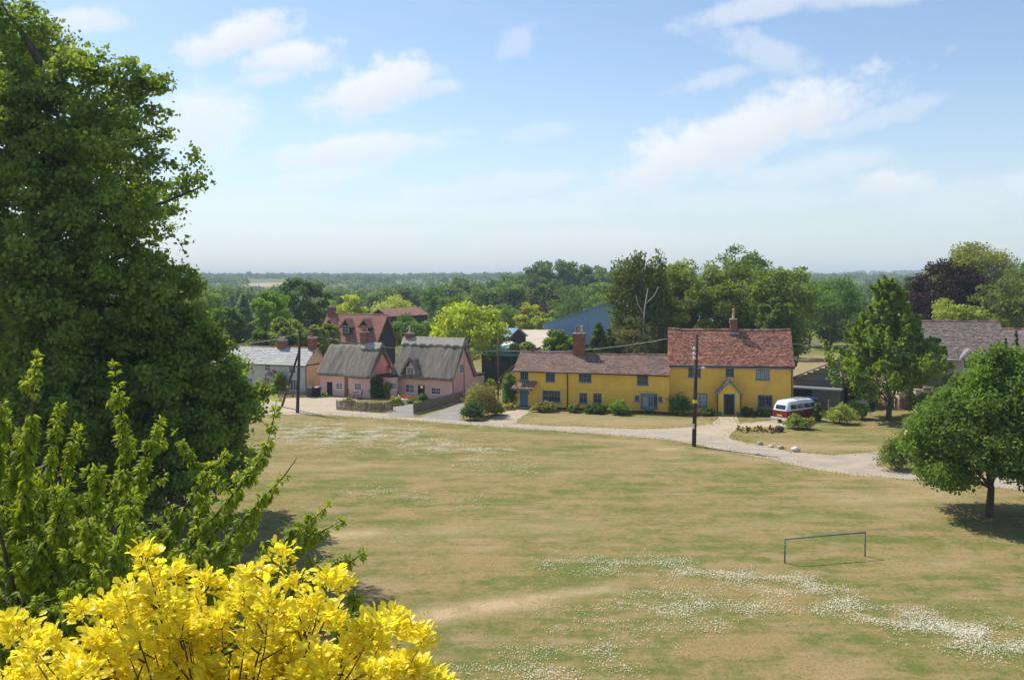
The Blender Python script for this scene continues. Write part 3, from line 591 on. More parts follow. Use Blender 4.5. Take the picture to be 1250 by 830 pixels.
# oriel bow window on two brackets
bw = MB(); u0, u1, z0, z1 = bow; oy = -.55; um = (u0 + u1) / 2; ins = .28
pts = [(u0, 0), (u0 + ins, oy), (um, oy - .12), (u1 - ins, oy), (u1, 0)]
for (a, b) in zip(pts, pts[1:]):
    F = (lambda a, b: (lambda u, z, d: (a[0] + (b[0] - a[0]) * u - (b[1] - a[1]) / math.dist(a, b) * d * 1, a[1] + (b[1] - a[1]) * u + (b[0] - a[0]) / math.dist(a, b) * d, z)))(a, b)
    k = .07 / math.dist(a, b)
    for q in ((0, k, z0, z1), (1 - k, 1, z0, z1), (k, 1 - k, z1 - .16, z1), (k, 1 - k, z0, z0 + .2)): bw.fbox(F, *q, 0, .07)
    bw.fbox(F, .5 - k * .3, .5 + k * .3, z0 + .2, z1 - .16, .01, .06); zz = (z0 + z1) / 2; bw.fbox(F, k, 1 - k, zz - .02, zz + .02, .012, .058)
bo = bw.build('bow_window', M_BLUE, ra)
for (a, b) in zip(pts, pts[1:]):
    F = (lambda a, b: (lambda u, z, d: (a[0] + (b[0] - a[0]) * u - (b[1] - a[1]) / math.dist(a, b) * d, a[1] + (b[1] - a[1]) * u + (b[0] - a[0]) / math.dist(a, b) * d, z)))(a, b)
    MB().fbox(F, .03, .97, z0 + .15, z1 - .12, .03, .04).build('pane', M_GLASS if a[0] > um - .01 else M_NET, bo)
for zz, nm in ((z1, 'bow_roof'), (z0 - .12, 'bow_base')):
    mbp = MB(); n0 = [(p[0] + (.06 if p[0] > um else -.06 if p[0] < um else 0), p[1] - .07 if p[1] else .02) for p in pts]
    mbp.face([(x, y, zz + .002) for x, y in n0]); mbp.face([(x, y, zz + .12) for x, y in n0])
    for i in range(5): a, b = n0[i], n0[(i + 1) % 5]; mbp.face([(*a, zz + .002), (*b, zz + .002), (*b, zz + .12), (*a, zz + .12)])
    mbp.build(nm, M_BLUE, bo)
for uu in (um - .35, um + .35): MB().box(uu - .07, uu + .07, -.4, -.005, z0 - .45, z0 - .125).build('bracket', M_WOOD_G, bo)
# lilac rear wing under a long catslide roof
rw = MB(); Fw = FRONT(2.6); pa = A.fr(604, 476, 2.6); pb = A.fr(638, 430, 2.6); pc = A.fr(613, 462, 2.6)
rw.hexa([(pc[0], 2.6, -.1), (1.2, 2.6, -.1), (1.2, 5.6, -.1), (pc[0], 5.6, -.1), (pc[0], 2.6, pc[1]), (1.2, 2.6, pb[1] + .2), (1.2, 5.6, pb[1] + .2), (pc[0], 5.6, pc[1])]).build('rear_wing', M_LILAC, ra)
q0, q1 = (pc[0] - .3, pc[1] - .12), (1.0, pb[1] + .22)
MB().hexa([(q0[0], 2.3, q0[1]), (q1[0], 2.3, q1[1]), (q1[0], 5.8, q1[1]), (q0[0], 5.8, q0[1]), (q0[0], 2.3, q0[1] + .16), (q1[0], 2.3, q1[1] + .16), (q1[0], 5.8, q1[1] + .16), (q0[0], 5.8, q0[1] + .16)]).build('rear_wing_roof', M_TILE_B, ra)

# --- yellow house, the taller range
B = House('yellow_house', 'taller yellow house with steep red tiled roof and gabled porch', 'house', (14.91, 86.3), (26.15, 84.65))
rb, L = B.root, B.L; EB, RB, DB = 4.55, 7.75, 5.0
wins = [((840, 448, 855.5, 460.5), 3, 2, M_GLASS), ((885.7, 448.7, 896.3, 459.7), 2, 2, M_GLASS), ((922.5, 451, 939.5, 463.6), 3, 3, M_NET), ((846, 480, 863.5, 496.6), 2, 3, M_NET), ((925, 482, 943, 497), 2, 2, M_GLASS)]
ops = [(B.rect(r), l, k, g) for r, l, k, g in wins]
PO = -1.1; pu0, pu1 = B.fr(876.3, 500, PO)[0], B.fr(903.8, 500, PO)[0]; pz = B.fr(890, 479, PO)[1]; pr = B.fr(890.3, 465.5, PO)[1]
mb = MB(); wall(mb, FRONT(), L, EB, [o[0] for o in ops]); wall(mb, RIGHT(L), DB, EB, u_0=.281); wall(mb, lambda u, z, d: (d, u, z), DB, EB, u_0=.281); wall(mb, lambda u, z, d: (u, DB - d, z), L - .281, EB, u_0=.281)
gable(mb, RIGHT(L), 0, DB / 2, DB, EB + .001, RB - .12); gable(mb, lambda u, z, d: (d, u, z), 0, DB / 2, DB, EB + .001, RB - .12)
mb.build('wall', M_YELLOW, rb)
for r, l, k, g in ops: window(rb, FRONT(), r, l, k, M_BLUE, g, fw=.085, d=.035)
zz = B.fr(870, 473)[1]; MB().hexa([(.1, -.05, zz), (L - .05, -.05, zz), (L - .05, -.002, zz), (.1, -.002, zz), (.1, -.012, zz + .1), (L - .05, -.012, zz + .1), (L - .05, -.002, zz + .1), (.1, -.002, zz + .1)]).build('moulding', M_YELLOW, rb)
rf, S = slope(rb, -.05, L + .12, (-.38, EB - .1), (DB / 2, RB), M_TILE_R, 27, .2, .07, 9)
slope(rb, -.05, L + .12, (DB + .3, EB - .1), (DB / 2, RB), M_TILE_R, 20, .3, .07, 9, name='rear_roof'); ridge(rf, S, -.05, L + .1, M_TILE_P)
MB().box(-.05, L + .1, -.32, -.27, EB - .32, EB - .06).build('fascia', M_BLUE, rb); gutter(rb, (-.05, -.43, EB - .1), (L + .12, -.43, EB - .12), M_IRON, .06)
MB().tube([(L - .12, -.4, EB - .14), (L - .12, -.1, EB - .5), (L - .12, -.08, .05)], .05, 8).build('downpipe', M_IRON, rb, True)
u = B.fr(895, 402)[0]; chimney(rb, u + .25, DB / 2, RB - .7, RB + .92, .62, .62, [(0, .95, M_POT_C)])
MB().box(u - .25, u + .75, DB / 2 - .46, DB / 2 - .34, RB - .42, RB - .28).build('flashing', M_LEAD, rb)
# gabled porch
pd = B.rect((883, 480.5, 897.3, 508), off=PO); pd = (pd[0], pd[1], .03, pd[3]); pm_ = (pu0 + pu1) / 2
mb = MB(); wall(mb, FRONT(PO), pu1, pz, [pd], .16, u_0=pu0); mb.face([(pu0, PO, pz), (pu1, PO, pz), (pm_, PO, pr - .05)]); mb.face([(pu0, PO + .16, pz), (pu1, PO + .16, pz), (pm_, PO + .16, pr - .05)])
for x in (pu0, pu1): mb.box(min(x, x + (.14 if x == pu0 else -.14)), max(x, x + (.14 if x == pu0 else -.14)), PO + .161, -.005, -.1, pz)
po = mb.build('porch', M_YELLOW, rb)
for sgn, x in ((-1, pu0), (1, pu1)):
    a, b = (x + sgn * .18, pz - .18), (pm_, pr + .06)
    MB().hexa([(a[0], PO - .2, a[1]), (b[0], PO - .2, b[1]), (b[0], -.01, b[1]), (a[0], -.01, a[1]), (a[0], PO - .2, a[1] + .1), (b[0], PO - .2, b[1] + .1), (b[0], -.01, b[1] + .1), (a[0], -.01, a[1] + .1)]).build('porch_roof', M_TILE_P, po)
    MB().hexa([(a[0], PO - .24, a[1] - .14), (b[0], PO - .24, b[1] - .14), (b[0], PO - .205, b[1] - .14), (a[0], PO - .205, a[1] - .14), (a[0], PO - .24, a[1] + .11), (b[0], PO - .24, b[1] + .11), (b[0], PO - .205, b[1] + .11), (a[0], PO - .205, a[1] + .11)]).build('bargeboard', M_BLUE, po)
    MB().box(x - .05 + sgn * .03, x + .05 + sgn * .03, PO - .06, PO - .004, .3, pz - .1).build('corner_post', M_IRON, po)
    MB().box(min(x, x - sgn * .36) - .02, max(x, x - sgn * .36) + .02, PO - .05, PO - .003, -.1, .3).build('porch_plinth', M_BLUE, po)
MB().box(pm_ - .1, pm_ + .1, PO - .22, PO + .4, pr + .14, pr + .32).build('porch_ridge_tile', M_TILE_R, po)
door(rb, FRONT(PO), pd, M_BLACK, M_BLUE, 4, .1, .1)
MB().lathe([(.06, 0), (.07, .1), (.04, .2)], (pu1 - .22, PO - .1, 1.55), 8).build('porch_lamp', M_PORC, po)

# --- thatched cottages
def thatch(root, u0, u1, yf, yb, ze, zr, seed, thick=.34, mat=None, name='thatched_roof', parent=None, axis='u', segs=90, ends=(.12, .05), scal=None, lift=0):
    rs = np.random.default_rng(seed); ym = (yf + yb) / 2; P = []
    def arc(y0, z0, y1, z1, n, o):
        for i in range(n): t = i / n; P.append((y0 + (y1 - y0) * t, z0 + (z1 - z0) * t + o * math.sin(math.pi * t)))
    P.append((yf + .42, ze + .12)); P.append((yf + .12, ze - .06)); P.append((yf, ze)); P.append((yf - .01, ze + .12)); P.append((yf + .06, ze + .25))
    arc(yf + .12, ze + .34, ym - .1, zr, 9, .10); P.append((ym, zr + .05)); arc(ym + .1, zr, yb - .12, ze + .34, 9, .10)
    P.append((yb - .12, ze + .34)); P.append((yb - .06, ze + .25)); P.append((yb + .01, ze + .12)); P.append((yb, ze)); P.append((yb - .12, ze - .06)); P.append((yb - .42, ze + .12))
    mid = [(yb - .5, ze + .2), (ym, zr - thick * 1.9), (yf + .5, ze + .2)]; P += mid
    P = np.array(P); K = len(P); V = []; ph = rs.uniform(0, 6, 8)
    cen = np.array([ym, ze + (zr - ze) * .45])
    for i in range(segs + 1):
        t = i / segs; u = u0 + (u1 - u0) * t; e = min(t * (u1 - u0), (1 - t) * (u1 - u0)); k = 1 - .035 * math.exp(-(e / .12) ** 2)
        Q = cen + (P - cen) * k; w = .035 * np.sin(u * 1.7 + ph[0] + Q[:, 1] * 1.3) + .022 * np.sin(u * 5.1 + ph[1] + Q[:, 1] * 2.2) + .014 * np.sin(u * 11 + ph[2] + Q[:, 0] * 5) + .016 * np.sin(u * 23 + ph[3] + 3 * np.sin(Q[:, 1] * 2 + u)) + rs.normal(size=len(Q)) * .012
        dirv = unit(P - cen); Q = Q + dirv * w[:, None]
        skewx = (.10 * (Q[:, 1] - ze) / (zr - ze)) * (-1 if t < .5 else 1) * math.exp(-(e / .5) ** 2)
        for (y, z), sx_ in zip(Q, skewx): V.append((u - sx_ * .4, y, z) if axis == 'u' else (y, u, z))
    mb = MB(); mb.v = V
    for i in range(segs):
        for k in range(K): k2 = (k + 1) % K; mb.f.append((i * K + k, i * K + k2, (i + 1) * K + k2, (i + 1) * K + k)); mb.t.append(.5)
    mb.f.append(tuple(range(K))); mb.f.append(tuple(segs * K + k for k in range(K))[::-1]); mb.t += [.5, .5]
    return mb.build(name, mat or M_THATCH, parent or root, True)
def block_ridge(root, u0, u1, yf, yb, ze, zr, frac=.25, period=1.05, parent=None):
    """raised ornamental ridge with a scalloped lower edge"""
    ym = (yf + yb) / 2; mb = MB(); n = int((u1 - u0) / .07); rows = 5
    for sgn, ye in ((1, yf), (-1, yb)):
        g = []
        for i in range(n + 1):
            u = u0 + (u1 - u0) * i / n; fr_ = frac * (1 - .22 * abs(math.sin(math.pi * u / period)) ** .7)
            row = []
            for j in range(rows + 1):
                t = 1 - fr_ * (1 - j / rows); y = ye + sgn * .12 + (ym - sgn * .1 - ye - sgn * .12) * t; z = ze + .34 + (zr - ze - .34) * t + .10 * math.sin(math.pi * t) + .20
                row.append((u, y - sgn * .05, z + .02 * math.sin(u * 9 + j)))
            low = list(row[0]); low[2] -= .17; low[1] += sgn * .06; g.append([tuple(low)] + row)
        for i in range(n):
            for j in range(rows + 1): mb.face([g[i][j], g[i + 1][j], g[i + 1][j + 1], g[i][j + 1]])
        for e in (0, n): mb.face([*g[e], (g[e][-1][0], ym, zr - .1)])
    for i in range(n):
        a, b = u0 + (u1 - u0) * i / n, u0 + (u1 - u0) * (i + 1) / n; mb.face([(a, ym - .16, zr + .215), (b, ym - .16, zr + .215), (b, ym, zr + .27), (a, ym, zr + .27)]); mb.face([(a, ym, zr + .27), (b, ym, zr + .27), (b, ym + .16, zr + .215), (a, ym + .16, zr + .215)])
    return mb.build('thatch_ridge', M_THATCH2, parent or root)

P = House('thatched_cottage', 'pink thatched cottage with eyebrow dormer and pale scalloped ridge', 'house', (-12.65, 97.8), (-6.2, 94.5))
rp, L = P.root, P.L; DP = 4.4; EP, RP = 2.15, 6.1
w1, w2 = P.rect((495, 469, 505.5, 479.5)), P.rect((526, 473, 538, 481.5)); dr = P.rect((510, 470, 518.5, 486)); dr = (dr[0], dr[1], 0.02, dr[3]); gw_ = P.rect((560.6, 444, 566.5, 455.5), True)
mb = MB(); wall(mb, FRONT(), L, EP + .12, [w1, w2, dr]); wall(mb, RIGHT(L), DP, EP + .12, u_0=.281); wall(mb, lambda u, z, d: (d, u, z), DP, EP + .12, u_0=.281); wall(mb, lambda u, z, d: (u, DP - d, z), L - .281, EP + .12, u_0=.281)
gable(mb, RIGHT(L), 0, DP / 2, DP, EP + .121, RP - .3); gable(mb, lambda u, z, d: (d, u, z), 0, DP / 2, DP, EP + .121, RP - .3)
mb.build('wall', M_PINK, rp)
window(rp, FRONT(), w1, 2, 2, d=.01); window(rp, FRONT(), w2, 2, 2, d=.01); window(rp, RIGHT(L), gw_, 2, 3, d=-.05); door(rp, FRONT(), dr, M_BLACK, M_BLACK, 4)
MB().box(dr[0] + .28, dr[1] - .28, .085, .1, 1.05, 1.35).build('door_plate', M_CHROME, rp)
th = thatch(rp, -.25, L + .28, -.45, DP + .42, EP - .02, RP, 4)
block_ridge(rp, -.2, L + .3, -.45, DP + .42, EP - .02, RP, .24, parent=th)
# eyebrow dormer
dw = P.rect((496.8, 448.3, 505.6, 458.6), off=-.28); du = (dw[0] + dw[1]) / 2; apz = P.fr(501, 441.5, -.28)[1]
mb = MB(); mb.face([(dw[0] - .12, -.27, EP - .1), (dw[1] + .12, -.27, EP - .1), (dw[1] + .12, -.27, dw[3]), (du, -.27, apz + .1), (dw[0] - .12, -.27, dw[3])]); dm_ = MB().hexa([(dw[0] - .12, -.27, EP - .05), (dw[1] + .12, -.27, EP - .05), (dw[1] + .12, 1.6, EP - .05), (dw[0] - .12, 1.6, EP - .05), (du - .1, -.27, apz + .1), (du + .1, -.27, apz + .1), (du + .1, 1.6, apz + .1), (du - .1, 1.6, apz + .1)]).build('dormer', M_PINK, rp)
MB().box(dw[0] - .12, dw[1] + .12, -.272, 1.0, dw[2] - .15, dw[3] + .05).build('dormer_wall', M_PINK, dm_)
window(dm_, FRONT(-.33), dw, 2, 3, d=.0, sill=False)
for sgn in (-1, 1):                                     # thatch cheeks sweeping over the dormer
    mbd = MB(); NQ = 12
    for i in range(NQ):
        def prof(i, o): 
            t = i / NQ; x = du + sgn * (1.02 * t ** .85); z = apz + .12 - 1.55 * t ** 1.25; return x + sgn * o * .5, z + o
        for (ya, yb_) in ((-.62, .2), (.2, 1.1), (1.1, 2.0)):
            sh = lambda y: .22 * max(0, y) * 0; a, b = prof(i, 0), prof(i + 1, 0); c, e = prof(i, .3), prof(i + 1, .3)
            mbd.hexa([(a[0], ya, a[1]), (b[0], ya, b[1]), (b[0], yb_, b[1]), (a[0], yb_, a[1]), (c[0], ya + .08, c[1]), (e[0], ya + .08, e[1]), (e[0], yb_, e[1]), (c[0], yb_, c[1])])
    mbd.build('dormer_thatch', M_THATCH, dm_)
u = P.fr(493.5, 415)[0]; chimney(rp, .55, DP / 2, RP - .6, RP + .55, .75, .6, [(-.05, .75, M_POT_C)])
lt = P.sd(570, 458)[0]; MB().box(L - 2.2, L - .4, DP + .001, DP + 3.2, -.1, 2.0).build('lean_to', M_PINK, rp); MB().box(L - 2.4, L - .2, DP + .3, DP + 3.4, 2.0, 2.2).build('lean_to_roof', M_BLACK, rp)

Q = House('thatched_cottage', 'pink thatched cottage with ivy at its corner beside the gravel yard', 'house', (-20.9, 99.2), (-15.0, 96.35))
rq, L = Q.root, Q.L; DQ = 4.3; EQ, RQ = 2.2, 5.35
w1, w2 = Q.rect((410, 467, 418, 475.5)), Q.rect((432.5, 467.5, 441, 476.5)); dr = Q.rect((399, 466, 405.8, 482)); dr = (dr[0], dr[1], .02, dr[3]); gw_ = Q.rect((471, 446, 475.5, 453.5), True)
mb = MB(); wall(mb, FRONT(), L, EQ + .12, [w1, w2, dr]); wall(mb, RIGHT(L), DQ, EQ + .12, u_0=.281); wall(mb, lambda u, z, d: (d, u, z), DQ, EQ + .12, u_0=.281); wall(mb, lambda u, z, d: (u, DQ - d, z), L - .281, EQ + .12, u_0=.281)
gable(mb, lambda u, z, d: (d, u, z), 0, DQ / 2, DQ, EQ + .121, RQ - .3); mb.build('wall', M_PINK, rq)
mb = MB(); gable(mb, RIGHT(L), 0, DQ / 2, DQ, EQ + .121, RQ - .25); mb.build('gable_wall', M_CORAL, rq)
window(rq, FRONT(), w1, 2, 3, d=.01); window(rq, FRONT(), w2, 2, 3, d=.01); window(rq, RIGHT(L), gw_, 1, 2, M_WOOD_G, d=-.05, fw=.05, sill=False); door(rq, FRONT(), dr, M_BLACK, M_WOOD_D, 3)
um = Q.fr(422, 470)[0]
thatch(rq, -.3, um + .35, -.42, DQ + .4, EQ + .05, RQ + .02, 6); t2 = thatch(rq, um + .1, L + .22, -.56, DQ + .5, EQ - .05, RQ + .14, 8)
block_ridge(rq, um + .75, L + .1, -.56, DQ + .5, EQ - .05, RQ + .14, .22, .9, parent=t2)
MB().box(um - .12, um + .3, -.06, -.002, -.1, EQ).build('brick_pier', M_BRICK, rq)
chimney(rq, um + .95, DQ / 2, RQ - .6, RQ + 1.45, .78, .62, [(-.14, .42, M_POT_R), (.16, .42, M_POT_R)])
# low pink link between the two cottages, with a black lead roof
lw = Q.rect((469.5, 468, 476.5, 477), off=0, x=None); mb = MB(); u1_ = L + 2.05; ops_ = [(lw[0], lw[1], lw[2], lw[3])]
mb = MB(); wall(mb, FRONT(1.2), u1_, 2.2, ops_, u_0=L + .003); mb.box(L + .003, u1_, 1.5, 3.6, -.1, 2.199); lk = mb.build('link_wall', M_PINK, rq); window(rq, FRONT(1.2), ops_[0], 2, 2, d=.01)
MB().box(L + .02, u1_ + .1, 1.0, 3.8, 2.2, 2.4).build('link_roof', M_BLACK, rq)

# --- white cottage row on the left
w0 = Vector((-22.85, 100.6, 0)); wd = Vector((.93, -.36, 0)).normalized(); WL = 13.0
Wh = House('white_cottage', 'pale rendered cottage row with light slate roof beyond the gravel yard', 'house', (w0 - wd * WL).xy, w0.xy)
rw_, L = Wh.root, Wh.L; DW = 4.2; EW = hz(446, 100.3); RW = EW + 1.75
wins = [((352.5, 447, 361, 456), 2, 2), ((354, 463.5, 362.5, 476.5), 2, 4), ((323, 443.5, 330, 453), 2, 2), ((303, 443, 309, 452), 2, 2), ((322, 461, 329, 474), 2, 3), ((300, 461, 308, 474), 2, 3)]
ops = [(Wh.rect(r), l, k) for r, l, k in wins]; dr = Wh.rect((332, 463, 337, 479)); dr = (dr[0], dr[1], .02, dr[3])
mb = MB(); wall(mb, FRONT(), L, EW, [o[0] for o in ops] + [dr]); wall(mb, lambda u, z, d: (d, u, z), DW, EW, u_0=.281); wall(mb, lambda u, z, d: (u, DW - d, z), L - .281, EW, u_0=.281); gable(mb, lambda u, z, d: (d, u, z), 0, DW / 2, DW, EW + .001, RW - .1); mb.build('wall', M_WHITE_R, rw_)
mb = MB(); wall(mb, RIGHT(L), DW, EW, u_0=.281); gable(mb, RIGHT(L), 0, DW / 2, DW, EW + .001, RW - .1); mb.build('end_wall', M_CREAM_R, rw_)
for r, l, k in ops: window(rw_, FRONT(), r, l, k, d=.01, fw=.06)
door(rw_, FRONT(), dr, M_BLUE, M_WHITE, 3)
rf, S = slope(rw_, -.1, L + .12, (-.25, EW - .08), (DW / 2, RW), M_SLATE, 11, .3, .03, 12); slope(rw_, -.1, L + .12, (DW + .25, EW - .08), (DW / 2, RW), M_SLATE, 8, .4, .03, 12, name='rear_roof'); ridge(rf, S, -.1, L + .1, M_TILE_O, .09)
gutter(rw_, (-.1, -.3, EW - .1), (L + .1, -.3, EW - .1), M_IRON, .055); MB().box(L + .01, L + .05, 0, DW, EW - .12, EW).build('string_course', M_WOOD_D, rw_)
chimney(rw_, Wh.fr(331, 430)[0], DW / 2, RW - .5, RW + .75, 1.0, .6, [(-.2, .35, M_POT_C), (.2, .35, M_POT_C)]); chimney(rw_, L - .45, DW / 2, RW - .5, RW + 1.1, .8, .7, [(-.1, .5, M_POT_R)])
cp = MB(); cu = (dr[0] + dr[1]) / 2; cp.hexa([(cu - .7, -.8, 1.9), (cu + .7, -.8, 1.9), (cu + .7, -.005, 1.9), (cu - .7, -.005, 1.9), (cu - .08, -.8, 2.4), (cu + .08, -.8, 2.4), (cu + .08, -.005, 2.4), (cu - .08, -.005, 2.4)]).box(cu - .62, cu - .54, -.75, -.67, 0, 1.9).box(cu + .54, cu + .62, -.75, -.67, 0, 1.9).build('door_hood', M_WOOD_G, rw_)
for i, uu in enumerate((Wh.fr(326.5, 440)[0], L - .75)):
    a = MB(); zt = hz((405, 391)[i], 103); a.tube([(uu, DW / 2, RW + .3), (uu, DW / 2, zt)], .02, 5)
    if i: a.tube([(uu - 1.0, DW / 2, zt), (uu + .1, DW / 2, zt)], .015, 5); [a.tube([(uu - .2 * k, DW / 2 - .22, zt), (uu - .2 * k, DW / 2 + .22, zt)], .01, 4) for k in range(5)]
    a.build('aerial', M_GALV, rw_)

# --- red-roofed house with three dormers behind the thatch
Rh = House('dormer_house', 'red tiled house with three dormers rising behind the thatched cottages', 'house', (-27.4, 129.0), (-18.5, 124.8), -.4)
rr_, L = Rh.root, Rh.L; DR = 4.6; ER, RR = 4.5, 8.1
mb = MB(); wall(mb, FRONT(), L, ER); wall(mb, lambda u, z, d: (d, u, z), DR, ER, u_0=.281); wall(mb, lambda u, z, d: (u, DR - d, z), L - .281, ER, u_0=.281); mb.build('wall', M_CREAM_R, rr_)
mb = MB()
wall(mb, RIGHT(L), DR, ER, u_0=.281); gable(mb, RIGHT(L), 0, DR / 2, DR, ER + .001, RR - .1); mb.build('gable_wall', M_BOARD_K, rr_); mb = MB(); gable(mb, lambda u, z, d: (d, u, z), 0, DR / 2, DR, ER + .001, RR - .1); mb.build('gable_wall', M_BOARD_K, rr_)
rf, S = slope(rr_, -.15, L + .25, (-.45, ER - .25), (DR / 2, RR), M_TILE_O, 24, .22, .02, 21); slope(rr_, -.15, L + .25, (DR + .4, ER - .25), (DR / 2, RR), M_TILE_O, 12, .4, .02, 21, name='rear_roof'); ridge(rf, S, -.15, L + .2, M_TILE_O, .09)
gutter(rr_, (-.15, -.5, ER - .28), (L + .2, -.5, ER - .28), M_IRON)
for px in (403, 422.3, 445):
    u0, zb_ = Rh.fr(px - 4.8, 411, .2); u1 = Rh.fr(px + 4.8, 411, .2)[0]; uc = (u0 + u1) / 2; zt = Rh.fr(px, 402, .2)[1] + .4; za = Rh.fr(px, 394.5, .2)[1] + .4; zb_ += .4
    d_ = MB().box(u0, u1, .2, 2.4, zb_, zt).build('dormer', M_BOARD_K, rr_); MB().hexa([(u0, .2, zt), (u1, .2, zt), (u1, 2.2, zt), (u0, 2.2, zt), (uc - .02, .2, za), (uc + .02, .2, za), (uc + .02, 2.2, za), (uc - .02, 2.2, za)]).build('dormer_gable', M_BOARD_K, d_)
    window(d_, FRONT(.12), (u0 + .12, u1 - .12, zb_ + .15, zt + .1), 2, 2, d=.0, sill=False, fw=.06)
    for sg in (-1, 1):
        e = u0 - .25 if sg < 0 else u1 + .25
        MB().hexa([(e, -.1, zt - .2), (uc, -.1, za + .05), (uc, 2.6, za + .05), (e, 2.6, zt - .2), (e, -.1, zt - .06), (uc, -.1, za + .2), (uc, 2.6, za + .2), (e, 2.6, zt - .06)]).build('dormer_roof', M_TILE_O, d_)
chimney(rr_, .5, DR / 2, RR - .6, RR + .9, .9, .7, [(0, .35, M_POT_C)])

# --- orange barn, blue barn, sheds
def barn(name, label, p0, p1, z, depth, eave, rise, wm, rm, boards=0, ribs=False, gable_front=False, lower=None, cat='barn'):
    h = House(name, label, cat, p0, p1, z); L = h.L; r = h.root; mb = MB()
    if gable_front:
        n = int(L / .5); zf = lambda u: eave + rise * (1 - abs(u - L / 2) / (L / 2))
        if lower: 
            MB().box(-.02, L + .02, -.04, depth, 0, lower[0]).build('base_wall', lower[1], r)
        us = [L * i / n for i in range(n + 1)]
        for i in range(n):
            a, b = us[i], us[i + 1] - .02; k = .02 * (i % 2); z0 = lower[0] if lower else 0
            mb.hexa([(a, -k, z0), (b, -k, z0), (b, .2, z0), (a, .2, z0), (a, -k, zf(a)), (b, -k, zf(b)), (b, .2, zf(b)), (a, .2, zf(a))], random.random())
        mb.build('cladding', wm, r)
        MB().box(.03, L - .03, .21, depth, 0, eave).build('wall', wm, r)
        for sg in (-1, 1):
            e = -.3 if sg < 0 else L + .3; ze = eave - .08
            MB().hexa([(e, -.3, ze), (L / 2, -.3, eave + rise), (L / 2, depth + .3, eave + rise), (e, depth + .3, ze), (e, -.3, ze + .14), (L / 2, -.3, eave + rise + .14), (L / 2, depth + .3, eave + rise + .14), (e, depth + .3, ze + .14)]).build('roof', rm, r)
    else:
        n = max(1, int(eave / .2)) if boards else 1
        MB().box(0, L, .02, depth, -.3, eave).build('wall', wm, r)
        if boards:
            for i in range(n): z0 = eave * i / n; mb.hexa([(-.01, -.02, z0), (L + .01, -.02, z0), (L + .01, .018, z0), (-.01, .018, z0), (-.01, .0, z0 + eave / n - .01), (L + .01, .0, z0 + eave / n - .01), (L + .01, .018, z0 + eave / n - .01), (-.01, .018, z0 + eave / n - .01)], random.random())
            mb.build('weatherboards', wm, r, kind='stuff')
        for x in (.0, L): MB().hexa([(x - .01, .02, eave), (x + .01, .02, eave), (x + .01, depth, eave), (x - .01, depth, eave), (x - .01, depth / 2 - .02, eave + rise), (x + .01, depth / 2 - .02, eave + rise), (x + .01, depth / 2 + .02, eave + rise), (x - .01, depth / 2 + .02, eave + rise)]).build('gable_wall', wm, r)
        for yy, nm in ((-.3, 'roof'), (depth + .3, 'rear_roof')): slope(r, -.25, L + .25, (yy, eave - .1), (depth / 2, eave + rise), rm, 10, .4, .02, 31, name=nm)
    return h
Y = 190; barn('farm_building', 'low dark barn with orange tiled roof among the distant trees', (at(478, Y), Y - 5), (at(519, Y), Y + 5), hz(398, Y), 5, hz(384.5, Y) - hz(398, Y), 1.35, M_BOARD_K, M_TILE_O)
Y = 150; barn('farm_shed', 'large blue metal barn behind the yellow cottage', (at(665, Y), Y + 3), (at(823, Y), Y - 9), hz(432, Y), 22, 4.7, 3.9, M_BARN, M_BARN, gable_front=True, lower=(1.6, M_BOARD_K))
Y = 140; h = barn('workshop', 'dark workshop with slate roof left of the pale yard wall', (at(596, Y), Y + 1), (at(621, Y), Y - 1), hz(440, Y), 5, 3.7, 1.2, M_BOARD_K, M_BARN)
yb_ = [(at(618, 138), 138, hz(427, 138)), (at(672, 138), 138, hz(427, 138)), (at(672, 152), 152, hz(402.5, 152)), (at(640, 152), 152, hz(402.5, 152)), (at(621, 150), 150, hz(405, 150))]
mb = MB(); mb.face(yb_)
for i in range(5): a_, b_ = yb_[i], yb_[(i + 1) % 5]; mb.face([a_, b_, (b_[0], b_[1], -8), (a_[0], a_[1], -8)])
mb.build('farmyard', M_CONC, kind='structure')
Y = 112; h = House('garden_shed', 'dark green shed with pale green sheet roof behind the cottages', 'shed', (at(588, Y), Y), (at(641, Y), Y - 1), -.3); L = h.L; ze = hz(434, Y) + .3; zr = hz(422.5, Y + 2.5) + .3
MB().box(0, L, 0, 4, 0, ze).build('wall', M_GREEN_D, h.root)
for i in range(12): a, b = L * i / 12 - .1, L * (i + 1) / 12 - .12; MB().hexa([(a, -.3, ze), (b, -.3, ze), (b, 3.5, zr), (a, 3.5, zr), (a, -.3, ze + .07), (b, -.3, ze + .07), (b, 3.5, zr + .07), (a, 3.5, zr + .07)]).build('roof_sheet', M_GREEN_R, h.root)
for px in (595, 606, 618): u = h.fr(px, 440)[0]; MB().box(u - .3, u + .3, -.04, -.003, ze - 1.1, ze - .3).build('window', M_GLASS, h.root)
Y = 122; h = House('polytunnel', 'white polytunnel behind the green-roofed shed', 'polytunnel', (at(603, Y), Y), (at(637, Y), Y), -.5); mb = MB(); L = h.L; N_ = 14; zt = hz(420.5, Y) + .5
for i in range(N_):
    a0, a1 = math.pi * i / N_, math.pi * (i + 1) / N_; mb.face([(L / 2 - L / 2 * math.cos(a0), 0, zt * math.sin(a0) ** .6), (L / 2 - L / 2 * math.cos(a1), 0, zt * math.sin(a1) ** .6), (L / 2 - L / 2 * math.cos(a1), 8, zt * math.sin(a1) ** .6), (L / 2 - L / 2 * math.cos(a0), 8, zt * math.sin(a0) ** .6)])
mb.face([(L / 2 - L / 2 * math.cos(math.pi * i / N_), .01, zt * math.sin(math.pi * i / N_) ** .6) for i in range(N_ + 1)]); mb.build('cover', M_PORC, h.root)

